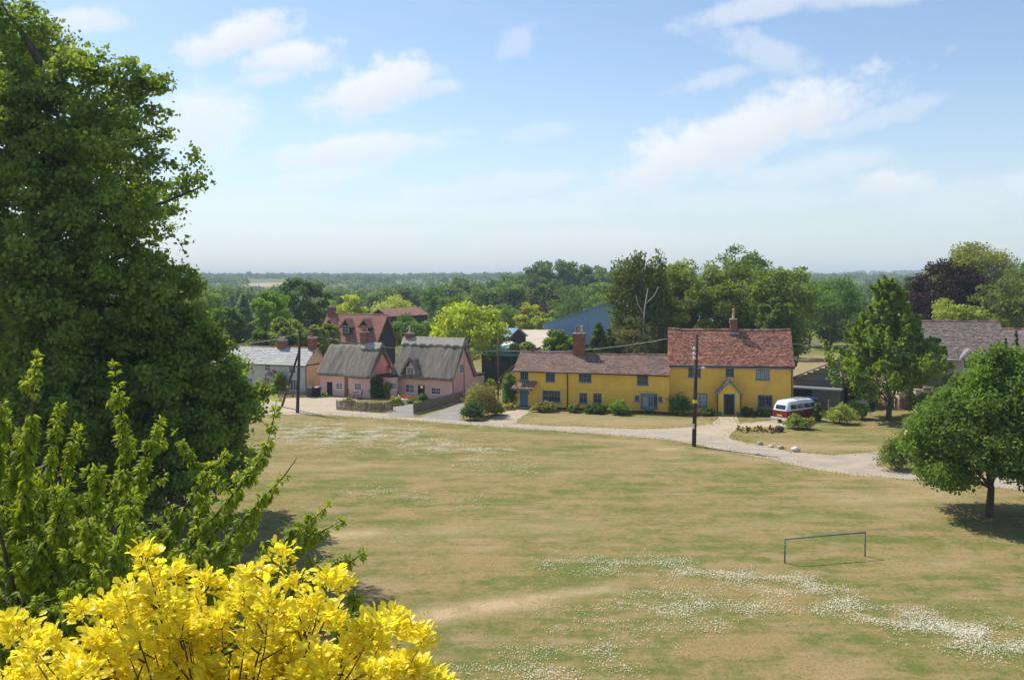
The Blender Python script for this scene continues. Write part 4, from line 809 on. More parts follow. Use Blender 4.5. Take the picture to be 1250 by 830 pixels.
# --- boarded garage and beige house on the right
g0, g1 = gp(975, 505), gp(1040, 503); G = House('garage', 'grey boarded garage with low gable right of the tall yellow house', 'garage', (g0.x, g0.y + 6.2), (g1.x, g1.y + 2.2)); rg, L = G.root, G.L
ze = G.fr(976, 468.5)[1]; ap = G.fr(1022, 441)[1]; um = G.fr(1022, 441)[0]; wz = G.fr(1000, 473)[1]
nb = int(ap / .24)
for i in range(nb):
    z0, z1 = ap * i / nb, ap * (i + 1) / nb - .012; f = lambda z: max(0, (z - ze) / (ap - ze)); a, b = um * f(z1), L - (L - um) * f(z1)
    if b - a > .1: MB().hexa([(a, -.03, z0), (b, -.03, z0), (b, .05, z0), (a, .05, z0), (a, 0, z1), (b, 0, z1), (b, .05, z1), (a, .05, z1)], random.random()).build('weatherboard', M_BOARD, rg)
MB().box(.02, L - .02, .06, 7, 0, ze - .05).build('wall', M_BOARD_K, rg)
for e, nm in ((-.3, 'roof'), (L + .3, 'roof')):
    s_ = -1 if e < 0 else 1; zl = ze - .15
    MB().hexa([(e, -.3, zl), (um, -.3, ap + .02), (um, 7.2, ap + .02), (e, 7.2, zl), (e, -.3, zl + .12), (um, -.3, ap + .14), (um, 7.2, ap + .14), (e, 7.2, zl + .12)]).build(nm, M_TILE_G, rg)
ul = G.fr(967, 490, -1.6)[0]; ur = G.fr(1026, 490, -1.6)[0]
for i in range(12): MB().box(ul + (ur - ul) * i / 12 + .01, ul + (ur - ul) * (i + 1) / 12 - .01, -1.6, -1.55 + .01 * (i % 2), 0, wz - .02).build('door_board', M_BOARD if i > 4 else M_BOARD_K, rg)
MB().box(ul - .05, ur + .1, -1.72, -.035, wz, wz + .12).build('canopy', M_BOARD, rg); MB().box(ul - .06, ur + .12, -1.76, -1.722, wz - .02, wz + .13).build('white_trim', M_WHITE, rg)

C = House('beige_house', 'beige rendered house with lichened grey roof and small white gable', 'house', (at(1100, 88.2), 88.2), (at(1235, 87), 87.0)); rc, L = C.root, C.L; DC = 7.0
EC = C.fr(1150, 438)[1] + .05; RC = hz(392, 90.9); w = C.rect((1098, 482.5, 1112, 491)); w = (max(.3, w[0]), w[1] + .3, w[2], w[3]); gw_ = C.rect((1176, 439.8, 1186, 449.5))
mb = MB(); wall(mb, FRONT(), L, EC, [w, gw_]); wall(mb, RIGHT(L), DC, EC, u_0=.281); wall(mb, lambda u, z, d: (d, u, z), DC, EC, u_0=.281); wall(mb, lambda u, z, d: (u, DC - d, z), L - .281, EC, u_0=.281)
gable(mb, RIGHT(L), 0, DC / 2, DC, EC + .001, RC - .1); gable(mb, lambda u, z, d: (d, u, z), 0, DC / 2, DC, EC + .001, RC - .1); mb.build('wall', M_BEIGE_R, rc)
window(rc, FRONT(), w, 2, 2, d=.03); window(rc, FRONT(), gw_, 2, 1, d=.03, bars=0)
rf, S = slope(rc, -.15, L + .2, (-.4, EC - .08), (DC / 2, RC), M_TILE_G, 26, .24, .03, 41); slope(rc, -.15, L + .2, (DC + .4, EC - .08), (DC / 2, RC), M_TILE_G, 14, .4, .03, 41, name='rear_roof'); ridge(rf, S, -.15, L + .2, M_TILE_P, .1)
gutter(rc, (-.15, -.46, EC - .08), (C.fr(1172, 438)[0], -.46, EC - .08), M_WHITE, .07)
u0, z0 = C.fr(1172, 438.5, -.5); ua, za = C.fr(1184, 428.3, -.5); u1 = 2 * ua - u0
MB().hexa([(u0 + .1, -.35, EC - .2), (u1 - .1, -.35, EC - .2), (u1 - .1, 1.8, EC - .2), (u0 + .1, 1.8, EC - .2), (ua - .03, -.35, za), (ua + .03, -.35, za), (ua + .03, 1.8, za), (ua - .03, 1.8, za)]).build('small_gable', M_BEIGE_R, rc)
for e in (u0, u1):
    MB().hexa([(e, -.55, z0 - .08), (ua, -.55, za - .04), (ua, -.5, za - .04), (e, -.5, z0 - .08), (e, -.55, z0 + .2), (ua, -.55, za + .26), (ua, -.5, za + .26), (e, -.5, z0 + .2)]).build('bargeboard', M_WHITE, rc)
    MB().hexa([(e, -.49, z0), (ua, -.49, za + .05), (ua, 2.2, za + .05), (e, 2.2, z0), (e, -.49, z0 + .12), (ua, -.49, za + .2), (ua, 2.2, za + .2), (e, 2.2, z0 + .12)]).build('small_gable_roof', M_TILE_G, rc)
# lean-to porch with tiled roof and a brick front
lu0, lz1 = C.fr(1127, 461, -1.4); lu1 = C.fr(1160, 461, -1.4)[0]; lz0 = C.fr(1127, 474, -1.8)[1]
slope(rc, lu0 - .1, lu1, (-1.8, lz0), (-.01, lz1 + .2), M_TILE_G, 8, .24, .02, 44, name='porch_roof'); MB().box(lu0 - .05, lu1, -.12, -.004, lz1 + .2, lz1 + .42).build('porch_flashing', M_LEAD, rc)
b0 = C.fr(1118, 490, -1.5)[0]; bk = MB(); nrow = int((lz0 - .15) / .12)
for i in range(nrow):
    for j in range(-1, 14):
        a = max(b0, b0 + (j + .5 * (i % 2)) * .26); b = min(lu0 + 1.1, b0 + (j + 1 + .5 * (i % 2)) * .26 - .015)
        if b - a > .03: bk.box(a, b, -1.5, -1.42, i * .12, i * .12 + .105, random.random())
bkw = MB().box(b0 + .01, lu0 + 1.09, -1.49, -.005, -.1, lz0 - .16).build('porch_wall', M_MORTAR, rc); bk.build('bricks', M_CREAM_R, bkw, kind='stuff')
u = C.fr(1127, 490, -1.6)[0]; MB().tube([(u, -1.56, lz0 - .1), (u, -1.56, .05)], .06, 8).build('downpipe', M_WHITE, rc)
MB().box(lu0 + .55, lu0 + 1.0, -1.53, -1.505, .2, lz0 - .4).build('porch_window', M_GLASS, rc)
D = House('far_house', 'terracotta roofed house at the right edge beyond the conifers', 'house', (at(1232, 95), 95), (at(1290, 94), 94)); rd_, L = D.root, D.L; ze, zr = hz(432, 94), hz(402, 97)
mb = MB(); wall(mb, FRONT(), L, ze); wall(mb, RIGHT(L), 6, ze, u_0=.281); wall(mb, lambda u, z, d: (d, u, z), 6, ze, u_0=.281); wall(mb, lambda u, z, d: (u, 6 - d, z), L - .281, ze, u_0=.281); gable(mb, RIGHT(L), 0, 3, 6, ze + .001, zr - .1); gable(mb, lambda u, z, d: (d, u, z), 0, 3, 6, ze + .001, zr - .1); mb.build('wall', M_CREAM_R, rd_)
rf, S = slope(rd_, -.1, L + .1, (-.3, ze - .1), (3, zr), M_TILE_G, 18, .26, .02, 51); slope(rd_, -.1, L + .1, (6.3, ze - .1), (3, zr), M_TILE_G, 10, .4, .02, 51, name='rear_roof'); ridge(rf, S, -.1, L, M_TILE_R, .12); window(rd_, FRONT(), (1, 2, 1, 2.2), 2, 2, d=-.05)
# yellow outbuilding peeping out beyond the garage
o0, o1 = gp(1040, 498), gp(1068, 498); O = House('outbuilding', 'bright yellow outbuilding half hidden behind the lawn tree', 'outbuilding', (o0.x, o0.y), (o1.x, o1.y)); L = O.L
dd = O.rect((1053, 476, 1058, 499)); dd = (dd[0], dd[1], 0, dd[3]); mb = MB(); wall(mb, FRONT(), L, 2.3, [dd]); mb.box(.0, L, .285, 3, -.1, 2.299); mb.build('wall', pm('bright_yellow', (.85, .46, .02), (.8, .42, .02), 2, .7), O.root); door(O.root, FRONT(), dd, M_WOOD_D, M_WOOD_D, 3)
slope(O.root, -.2, L + .2, (-.3, 2.25), (1.5, 3.2), M_TILE_G, 8, .26, .02, 61); slope(O.root, -.2, L + .2, (3.3, 2.25), (1.5, 3.2), M_TILE_G, 8, .3, .02, 61, name='rear_roof')

# ------------------------------------------------------------------ fences
def fence(name, label, pts, h, pal, mat, gapx=.14, pw=.075, post_h=None, rails=2, group=None, wav=.04, cat='fence', solid=False):
    """posts, rails and palings as separate parts"""
    P_ = [gp(*p) for p in pts]; root = thing(name, label, cat, P_[0], 0, group); o = P_[0]
    pme = MB().hexa([(-pw / 2, -.012, 0), (pw / 2, -.012, 0), (pw / 2, .012, 0), (-pw / 2, .012, 0), (-pw / 2, -.012, h - .04), (pw / 2, -.012, h - .04), (pw / 2, .012, h - .04), (-pw / 2, .012, h - .04)]).face([(-pw / 2, -.012, h - .04), (pw / 2, -.012, h - .04), (0, -.012, h)]).face([(-pw / 2, .012, h - .04), (pw / 2, .012, h - .04), (0, .012, h)]).mesh('paling'); pme.materials.append(mat)
    ps = MB().box(-.05, .05, -.05, .05, -.3, (post_h or h) + .02).mesh('post'); ps.materials.append(mat)
    for a, b in zip(P_, P_[1:]):
        d = b - a; L = d.length; an = math.atan2(d.y, d.x); n = max(1, round(L / 1.8))
        for i in range(n + 1):
            q = bpy.data.objects.new('post', ps); COL.objects.link(q); q.parent = root; q.location = a.lerp(b, i / n) - o; q.rotation_euler = (random.uniform(-.03, .03), random.uniform(-.03, .03), an)
        for k in range(rails):
            z = h * (.25 + .5 * k); e = Vector((-d.y, d.x, 0)).normalized() * .03; MB().tube([a - o + e + Vector((0, 0, z)), b - o + e + Vector((0, 0, z))], .03, 4).build('rail', mat, root)
        m = int(L / gapx)
        for i in range(m):
            q = bpy.data.objects.new('paling', pme); COL.objects.link(q); q.parent = root; q.location = a.lerp(b, (i + .5) / m) - o - Vector((-d.y, d.x, 0)).normalized() * .03 + Vector((0, 0, random.uniform(0, .05))); q.rotation_euler = (0, random.uniform(-wav, wav), an)
            q.scale = (1, 1, random.uniform(.9, 1.06))
    return root
fence('picket_fence', 'weathered picket fence round the corner of the pink cottage garden', [(411.5, 499.6), (464, 503.5), (479, 500.6)], .88, 0, M_WOOD_G, .12)
fence('picket_fence', 'low grey paling fence in front of the pale cottage row', [(340, 485.5), (375, 484.2)], .72, 0, M_WOOD_G, .16)
fence('paling_fence', 'dark close paling fence between two grey driveways', [(505.5, 505.6), (535, 497.5), (566, 488.8)], 1.02, 0, M_WOOD_G, .085, .08)
fence('paling_fence', 'dark wooden fence behind the shrubs left of the yellow cottage', [(586, 488.5), (604, 488)], 1.6, 0, M_WOOD_D, .12, .11)
fence('picket_fence', 'brown garden fence in front of the beige house', [(1062, 499), (1120, 500.5)], 1.15, 0, M_WOOD_B, .13, .1)

# ------------------------------------------------------------------ poles and wires
def pole(label, base, top, r=.15, kind='pole', mat=None, name='utility_pole', bits=()):
    b = gp(*base); zt = hz(top[1], b.y); tx = at(top[0], b.y) - b.x; root = thing(name, label, 'utility pole', b)
    MB().tube([(0, 0, -.4), (tx * .5, 0, zt * .5), (tx, 0, zt)], [r, r * .88, r * .72], 10).build('post', mat or M_WOOD_D, root, True); return root, zt, tx, b
r1, z1_, tx, b1 = pole('tall brown utility pole at the lane edge before the yellow house', (847, 545), (850.5, 408), .165)
for y in (425.5, 431.5, 437):
    z = hz(y, b1.y); MB().lathe([(.05, -.1), (.12, -.08), (.13, 0), (.08, .06), (.1, .1), (.04, .14)], (tx * .85 - .17, -.12, z), 10).build('insulator', M_PORC, r1, True)
z = hz(490, b1.y); MB().tube([(tx * .4, 0, z - .13), (tx * .4, 0, z + .13)], .162, 10).build('yellow_band', M_YTAPE, r1)
z = hz(520, b1.y); MB().box(tx * .2 - .2, tx * .2 - .02, -.19, -.165, z - .18, z + .18).build('notice_plate', M_PORC, r1)
z = hz(450, b1.y); lm = MB(); lm.tube([(tx * .7, 0, z - .1), (tx * .7 + .25, -.1, z + .1), (tx * .7 + .5, -.15, z + .1)], .03, 6); lm.lathe([(.02, .09), (.11, .03), (.13, -.04), (.05, -.09)], (tx * .7 + .5, -.15, z + .08), 10, 1.6, 1).build('street_light', M_PORC, r1, True)
for i in range(10): z = .9 + .0 * i
r2, z2_, tx2, b2 = pole('dark utility pole braced by a slanting strut at the gravel yard', (363, 504), (366, 405), .16)
sb = gp(343, 496) - b2; sz = hz(428, b2.y); MB().tube([(sb.x, sb.y, -.3), (tx2 * .7, .05, sz)], [.13, .1], 8).build('strut', M_IRON, r2, True); q = Vector((sb.x, sb.y, -.3)).lerp(Vector((tx2 * .7, .05, sz)), .4); MB().tube([q - Vector((0, 0, .09)), q + Vector((0, 0, .09))], .14, 8).build('yellow_band', M_YTAPE, r2)
MB().box(tx2 - .16, tx2 + .16, -.12, .12, z2_ - .12, z2_ + .06).build('pole_cap', M_IRON, r2)
r3, z3_, tx3, b3 = pole('thin reddish brown pole left of the yellow cottage', (608, 486), (608.5, 409), .11, mat=M_WOOD_B)
z = hz(466, b3.y); MB().lathe([(.02, -.12), (.1, -.06), (.1, .06), (.02, .12)], (.1, -.1, z), 8).build('yellow_marker', M_YTAPE, r3)
r4, z4_, tx4, b4 = pole('slim grey post rising in front of the pink thatched gable', (567, 488.5), (566, 427), .075, mat=M_WOOD_G)
def wire(label, a, b, sag, name='overhead_wire', r=.022):
    a, b = Vector(a), Vector(b); P_ = [a.lerp(b, i / 14) - Vector((0, 0, sag * 4 * (i / 14) * (1 - i / 14))) for i in range(15)]
    o = MB().tube(P_, r, 5).build(name, M_WIRE); return tag(o, label, 'overhead wire')
p2 = b2 + Vector((tx2, 0, z2_ - .1)); p4 = b4 + Vector((tx4, 0, z4_ - .05)); p3 = b3 + Vector((0, 0, hz(427.5, b3.y))); p1 = b1 + Vector((tx, 0, z1_ - .1))
wire('sagging wire running left from the braced pole past white chimneys', p2, (at(270, 100), 100, hz(420, 100)), .35); wire('wire crossing the thatched roofs from braced pole to slim post', p2, p4, .5)
wire('short wire between the slim post and the thin brown pole', p4, p3, .12); wire('wire climbing over the brown roof to the tall yellow house', p3, (14.8, 86.9, hz(413.5, 86.9)), .55); wire('long wire from tall pole across red roof towards beige house', p1, (at(1250, 92), 94, hz(425, 94)), .5)

# ------------------------------------------------------------------ goal, boulders, bed posts
ga, gb = gp(958, 687), gp(1056, 679); goal = thing('football_goal', 'small grey steel goal frame standing on the village green', 'goal', ga); d = gb - ga; hg = 1.06
MB().tube([(0, 0, -.1), (0, 0, hg)], .035, 8).build('goal_post', M_GALV, goal, True); MB().tube([(d.x, d.y, -.1), (d.x, d.y, hg + .02)], .035, 8).build('goal_post', M_GALV, goal, True); MB().tube([(-.03, 0, hg), (d.x + .03, d.y, hg + .03)], .035, 8).build('crossbar', M_GALV, goal, True)
def boulder(label, px, py, w, h, mat, seed):
    b = gp(px, py); k = b.y / FPX; rs = np.random.default_rng(seed); mb = MB(); n, m = 9, 6; V = []
    for j in range(m + 1):
        for i in range(n):
            th, ph_ = 2 * math.pi * i / n, math.pi * (j / m - .5); q = 1 + rs.uniform(-.16, .16); V.append((w * k / 2 * math.cos(ph_) * math.cos(th) * q, w * k / 2.4 * math.cos(ph_) * math.sin(th) * q, h * k * (.42 + .5 * math.sin(ph_) * q)))
    mb.v = V
    for j in range(m):
        for i in range(n): mb.f.append((j * n + i, j * n + (i + 1) % n, (j + 1) * n + (i + 1) % n, (j + 1) * n + i)); mb.t.append(.5)
    o = mb.build('boulder', mat, None, True); o.location = b; tag(o, label, 'boulder', 'boulders along the lane edge')
boulder('dark grey boulder leftmost of the four at the lane edge', 928, 543, 7, 5, M_STONE, 1); boulder('small pale boulder second from the left by the lane', 942, 546, 6, 4, M_STONE_W, 2); boulder('sandy grey boulder just left of the big white boulder', 953, 548, 8, 5, M_STONE, 3); boulder('largest white boulder at the edge of the lane', 971.5, 551, 11, 6.5, M_STONE_W, 4)
boulder('dark rough stump-like rock at the end of the flower bed', 951, 527, 12, 8, M_WOOD_D, 5)
for px, py, h, lb in ((977.7, 514, 22, 'leaning grey bed post directly right of the van bumper'), (989, 511, 17, 'short grey bed post in front of the van side windows'), (1000.4, 508, 18, 'grey bed post by the front of the camper van'), (1012, 511, 23, 'tall grey bed post right of the blue car')):
    b = gp(px, py); hh = h * b.y / FPX; o = MB().hexa([(-.07, -.07, -.2), (.07, -.07, -.2), (.07, .07, -.2), (-.07, .07, -.2), (-.055, -.055, hh), (.055, -.055, hh), (.055, .055, hh), (-.055, .055, hh)]).build('bed_post', M_WOOD_G); o.location = b; o.rotation_euler = (random.uniform(-.03, .03), random.uniform(-.04, .04), .4); tag(o, lb, 'post', 'posts in the flower bed')

# ------------------------------------------------------------------ vehicles
def outline(x0, x1, w, r, n=7):
    pts = []
    for cx_, cy_, a0 in ((x1 - r, w - r, 0), (x0 + r, w - r, 90), (x0 + r, -w + r, 180), (x1 - r, -w + r, 270)):
        for i in range(n): a = R(a0 + 90 * i / (n - 1)); pts.append((cx_ + r * math.cos(a), cy_ + r * math.sin(a)))
    return pts
def loft(levels, cap=True, bot=True):
    mb = MB(); K = None
    for (z, x0, x1, w, r) in levels:
        o = outline(x0, x1, w, r); K = len(o); mb.v += [(x, y, z) for x, y in o]
    for j in range(len(levels) - 1):
        for i in range(K): mb.f.append((j * K + i, j * K + (i + 1) % K, (j + 1) * K + (i + 1) % K, (j + 1) * K + i)); mb.t.append(.5)
    if cap: mb.f.append(tuple((len(levels) - 1) * K + i for i in range(K))); mb.t.append(.5)
    if bot: mb.f.append(tuple(range(K))[::-1]); mb.t.append(.5)
    return mb
def wheel(root, x, y, r=.31, w=.17):
    s = 1 if y > 0 else -1; mb = MB(); mb.tube([(x, y - s * w, r), (x, y, r)], r, 18); t = mb.build('wheel', M_RUBBER, root); MB().tube([(x, y - s * .01, r), (x, y + s * .015, r)], [r * .62, r * .5], 14).build('hubcap', M_PORC, t)
# red and white camper van, rear towards us; local x runs forward
a = R(53); c0 = Vector((22.9, 80.3, 0)) + Vector((math.cos(a), -math.sin(a), 0)) * .86
van = thing('camper_van', 'maroon and white vintage camper van parked nose-in beside the yellow house', 'camper van', c0, math.pi / 2 - a)
LOW = [(.34, .12, 4.32, .74, .3), (.42, .03, 4.42, .83, .32), (.62, 0, 4.48, .86, .3), (.95, .02, 4.48, .855, .28), (1.12, .05, 4.44, .835, .27)]
UP = [(1.12, .05, 4.44, .835, .27), (1.17, .06, 4.42, .825, .27), (1.4, .14, 4.30, .79, .26), (1.62, .25, 4.14, .745, .26), (1.76, .33, 4.0, .70, .28), (1.83, .36, 3.95, .69, .3), (1.90, .45, 3.85, .60, .3), (1.955, .7, 3.6, .42, .28), (1.97, 1.0, 3.3, .22, .18)]
loft(LOW, cap=False).build('body', M_RED, van, True); loft(UP, bot=False).build('roof', M_VWHITE, van, True)
def upw(z): return np.interp(z, [l[0] for l in UP], [l[3] for l in UP])
def upx(z): return np.interp(z, [l[0] for l in UP], [l[1] for l in UP])
def upf(z): return np.interp(z, [l[0] for l in UP], [l[2] for l in UP])
MB().tube([(.02, 0, 1.13), (.02, 0, 1.14)], .01, 4)
bl = loft([(1.105, .03, 4.46, .848, .28), (1.145, .03, 4.455, .843, .28)]).build('belt_trim', M_VWHITE, van, True)
z0, z1 = 1.24, 1.58
def rq_(pts_): 
    mb = MB(); n = len(pts_); mb.face(pts_); return mb
def rounded(u0, u1, v0, v1, r=.08, n=4):
    out = []
    for cu, cv, a0 in ((u1 - r, v1 - r, 0), (u0 + r, v1 - r, 90), (u0 + r, v0 + r, 180), (u1 - r, v0 + r, 270)):
        for i in range(n): t = R(a0 + 90 * i / (n - 1)); out.append((cu + r * math.cos(t), cv + r * math.sin(t)))
    return out
def pane_side(s, x0, x1, dz=0, nm='side_window'):
    for k, (m, off, g) in enumerate(((M_IRON, .006, .03), (M_GLASS, .014, 0))):
        mb = MB(); mb.face([(u, s * (float(upw(v)) + off), v) for u, v in rounded(x0 - g, x1 + g, z0 - g, z1 + g)])
        if k == 0: w_ = mb.build(nm, m, van)
        else: mb.build('pane', m, w_)
for s in (-1, 1):
    for x0, x1 in ((.52, 1.32), (1.45, 2.35), (2.48, 3.25)): pane_side(s, x0, x1)
    pane_side(s, 3.36, 3.98, nm='door_window')
for k, (m, off, g) in enumerate(((M_IRON, .008, .03), (M_GLASS, .016, 0))):
    mb = MB(); mb.face([(float(upx(v)) - off, u, v) for u, v in rounded(-.48 - g, .48 + g, z0 - g, z1 - .04 + g)])
    if k == 0: w_ = mb.build('rear_window', m, van)
    else: mb.build('pane', m, w_)
mb = MB(); mb.face([(float(upf(v)) + .016, u, v) for u, v in rounded(-.56, .56, z0, 1.62)]); mb.build('windscreen', M_GLASS, van)
for x in (-.10, 4.56): MB().hexa([(x - .05, -.82, .36), (x + .05, -.82, .36), (x + .05, .82, .36), (x - .05, .82, .36), (x - .05, -.84, .52), (x + .05, -.84, .52), (x + .05, .84, .52), (x - .05, .84, .52)]).build('bumper', M_VWHITE, van)
MB().box(-.03, -.012, -.27, .27, .62, .76).build('number_plate', M_PLATE, van)
for y in (-.68, .68): MB().box(-.02, .03, y - .06, y + .06, .72, 1.0).build('tail_light', M_LAMP_R, van); MB().lathe([(.1, 0), (.1, .02)], (0, 0, 0), 4)
for x, y in ((.95, .8), (.95, -.8), (3.5, .8), (3.5, -.8)): wheel(van, x, y)
rk = MB()
for y in (-.5, .5): rk.tube([(1.7, y, 2.03), (3.1, y, 2.03)], .025, 6)
for x in (1.7, 2.05, 2.4, 2.75, 3.1): rk.tube([(x, -.5, 2.03), (x, .5, 2.03)], .02, 6); [rk.tube([(x, y, 1.86), (x, y, 2.05)], .02, 5) for y in (-.5, .5)]
rk.build('roof_rack', M_GALV, van)
MB().box(1.5, 1.62, -.872, -.85, .86, .9).build('handle', M_CHROME, van)
def car(name, label, loc, rz, cb, cr, cat='car'):
    t = thing(name, label, cat, loc, rz); loft([(.28, .1, 4.0, .72, .25), (.4, 0, 4.1, .82, .3), (.7, -.02, 4.1, .84, .3), (.9, .02, 4.02, .81, .3)], cap=True).build('body', cb, t, True)
    loft([(.9, .1, 3.0, .76, .25), (1.2, .28, 2.6, .66, .22), (1.36, .45, 2.35, .60, .2)]).build('glasshouse', M_GLASS, t, True); loft([(1.36, .42, 2.4, .61, .2), (1.43, .5, 2.25, .55, .25), (1.45, .8, 2.0, .4, .2)]).build('roof', cr, t, True)
    for y in (-.68, .68): MB().box(-.03, .06, y - .1, y + .1, .68, .88).build('tail_light', M_LAMP_R, t)
    for x, y in ((.75, .8), (.75, -.8), (3.2, .8), (3.2, -.8)): wheel(t, x, y, .3)
    MB().box(-.04, -.018, -.26, .26, .52, .64).build('number_plate', M_PLATE, t); MB().box(-.05, .0, -.74, .74, .32, .46).build('bumper', cb, t); return t
q = gp(1000, 510); car('parked_car', 'dark car with blue roof parked beyond the camper van', (q.x, q.y + 2.2, 0), R(75), M_CARD, M_CARB); q = gp(1054, 501); car('parked_car', 'silver hatchback with red tail light under the lawn tree', (q.x, q.y + .6, 0), R(80), M_SILVER, M_SILVER)

# ------------------------------------------------------------------ small garden things
def wheelie(label, px, py, mb_, ml):
    b = gp(px, py); t = thing('wheelie_bin', label, 'wheelie bin', b, R(-20), 'wheelie bins by the pale cottage'); MB().hexa([(-.24, -.26, .06), (.24, -.26, .06), (.24, .26, .06), (-.24, .26, .06), (-.3, -.34, 1.0), (.3, -.34, 1.0), (.3, .36, 1.0), (-.3, .36, 1.0)]).build('bin_body', mb_, t); MB().hexa([(-.32, -.38, 1.005), (.32, -.38, 1.005), (.32, .42, 1.005), (-.32, .42, 1.005), (-.27, -.3, 1.1), (.27, -.3, 1.1), (.27, .36, 1.1), (-.27, .36, 1.1)]).build('lid', ml, t)
    for x in (-.27, .27): MB().tube([(x - .03, .3, .1), (x + .03, .3, .1)], .1, 10).build('wheel', M_RUBBER, t)
wheelie('dark green wheelie bin, left one of the two by the gravel', 379.5, 484.8, M_BIN_G, M_BIN_G); wheelie('navy wheelie bin with grey lid beside the green bin', 387, 484.3, M_BIN_B, M_BIN_L); wheelie('navy wheelie bin beside the silver car by the garden fence', 1064, 499.5, M_BIN_B, M_BIN_B)
def chair(label, px, py, rz):
    b = gp(px, py); t = thing('garden_chair', label, 'garden chair', b, rz, 'garden chairs before the pink cottage')
    MB().box(-.24, .24, -.24, .24, .42, .46).build('seat', M_IRON, t); bk_ = MB()
    for x in (-.22, -.08, .08, .22): bk_.tube([(x, .22, .46), (x, .3, .95)], .02, 5)
    bk_.tube([(-.24, .3, .95), (.24, .3, .95)], .025, 5).build('backrest', M_IRON, t)
    for x in (-.21, .21):
        for y in (-.21, .21): MB().tube([(x, y, 0), (x, y, .42)], .02, 5).build('leg', M_IRON, t)
chair('black metal garden chair left of the small round table', 427.5, 486.5, R(70)); chair('black metal garden chair right of the small round table', 439, 487.3, R(-70))
b = gp(433.5, 487); t = thing('garden_table', 'small round iron table between two garden chairs', 'table', b); MB().lathe([(.42, .7), (.44, .72), (.42, .74)], n=16).build('tabletop', M_IRON, t); [MB().tube([(.3 * math.cos(k * 2.09), .3 * math.sin(k * 2.09), 0), (0, 0, .7)], .02, 5).build('leg', M_IRON, t) for k in range(3)]
b = gp(491.5, 493.5); t = thing('bird_statue', 'white garden bird statue on the small lawn by the driveway', 'statue', b, R(200)); mb = MB(); mb.lathe([(.05, .12), (.2, .2), (.25, .34), (.2, .5), (.08, .58)], (0, 0, 0), 12, 1.5, 1); mb.tube([(.26, 0, .42), (.36, 0, .62), (.34, 0, .82), (.40, 0, .92), (.5, 0, .9)], [.11, .07, .055, .075, .015], 8); mb.tube([(-.3, 0, .42), (-.52, 0, .52)], [.12, .02], 8).build('body', M_WHITE, t, True); MB().lathe([(.2, 0), (.2, .1), (.06, .13)], n=10).build('base', M_STONE, t)
def basket(label, px, py):
    Y_ = 100.2 + (363 - px) * .035; t = thing('hanging_basket', label, 'hanging basket', (at(px, Y_), Y_ - .35, hz(py + 3, Y_)), 0, 'hanging baskets on the pale cottages'); MB().lathe([(.03, 0), (.15, .08), (.18, .18)], n=10).build('bowl', M_WOOD_D, t); MB().tube([(0, 0, .18), (0, .3, .75)], .01, 4).build('bracket', M_IRON, t)
    p = rng.normal(size=(150, 3)) * np.array([.15, .15, .12]) + np.array([0, 0, .26]); leaves('flowers', p, leaf_frames(rng.normal(size=(150, 3)), rng.normal(size=(150, 3))), np.full(150, .11), rng.random(150), T_DIA, M_PETAL, t, (.55, .03, .07))
basket('red flower basket left of the pale cottage doorway', 324.5, 467); basket('red flower basket right of the pale cottage doorway', 340, 467)

# ------------------------------------------------------------------ shrubs and flower beds
DG, MG, LG, YG, GG = (.035, .075, .018), (.055, .115, .022), (.10, .17, .03), (.17, .21, .035), (.09, .12, .055)
shrub('grey-green bush under the three-light window of the yellow cottage', 664, 502.5, 34, 13, (.12, .13, .05)); shrub('pink rose bush beside the downpipe of the yellow cottage', 700, 503.5, 16, 13, MG, flowers=(.75, .12, .22), nfl=46)
shrub('dark low shrub below the paired windows of the yellow cottage', 727, 504.5, 36, 13, DG); shrub('bright green shrub left of the bow window', 757, 506, 32, 19, (.09, .15, .03)); shrub('dark rounded shrub in the corner between the two yellow houses', 830, 507, 28, 29, (.035, .09, .02), dy=.3)
shrub('low border plants left of the gabled porch', 864, 507.5, 26, 9, MG); shrub('dark border shrub right of the gabled porch', 912, 508, 16, 13, DG); shrub('pink-flecked border plants under the right window of the yellow house', 932, 507.5, 26, 10, MG, flowers=(.7, .25, .3), nfl=16)
shrub('rose bush with pink flowers at the lane end of the flower bed', 974, 523, 40, 18, (.10, .15, .04), flowers=(.75, .16, .25), nfl=30); shrub('tall mixed flowering shrub at the lawn edge beyond the posts', 1026, 517, 46, 24, (.13, .18, .045), flowers=(.7, .35, .3), nfl=20); shrub('light green shrub between the lawn and silver car', 1046, 511, 36, 24, LG)
shrub('pink hydrangea-like bush at the driveway mouth near the maple', 1096, 573, 44, 44, (.08, .12, .03), flowers=(.85, .42, .42), nfl=26); shrub('dry brown ground plants in the bed beside the forecourt', 922, 526, 56, 5, (.10, .09, .035), size=.11, form='spiky', dens=1.3)
shrub('hollyhock clump in front of the camper van', 998, 514, 10, 22, MG, flowers=(.8, .6, .55), nfl=18, form='spiky'); shrub('dense dark juniper mound beside the dark driveway', 576, 512.5, 28, 25, (.045, .085, .04)); shrub('tall feathery brown-green shrub behind the juniper mound', 588, 508, 38, 40, (.115, .125, .052), form='spiky', size=.16)
shrub('yellow-green bush at the start of the gravel path', 606, 506, 22, 18, (.14, .17, .05)); shrub('low lavender-like border left of the blue door', 622, 500, 16, 9, (.16, .17, .06)); shrub('leafy climber covering the left corner of the yellow cottage', 622.5, 496.5, 16, 44, MG, form='spiky', dy=-.2, depth=.8)
shrub('bushy green plant by the black cottage door', 517, 490.5, 12, 12, MG); shrub('russet shrub on the lawn before the thatched cottage', 495, 489.5, 16, 9, (.24, .12, .05)); shrub('yellow flowering plants along the cottage driveway', 482, 494.5, 18, 11, YG, flowers=(.8, .68, .2), nfl=26); shrub('pale flowering plants right of the bird statue', 502, 492, 16, 7, LG, flowers=(.8, .78, .7), nfl=18)
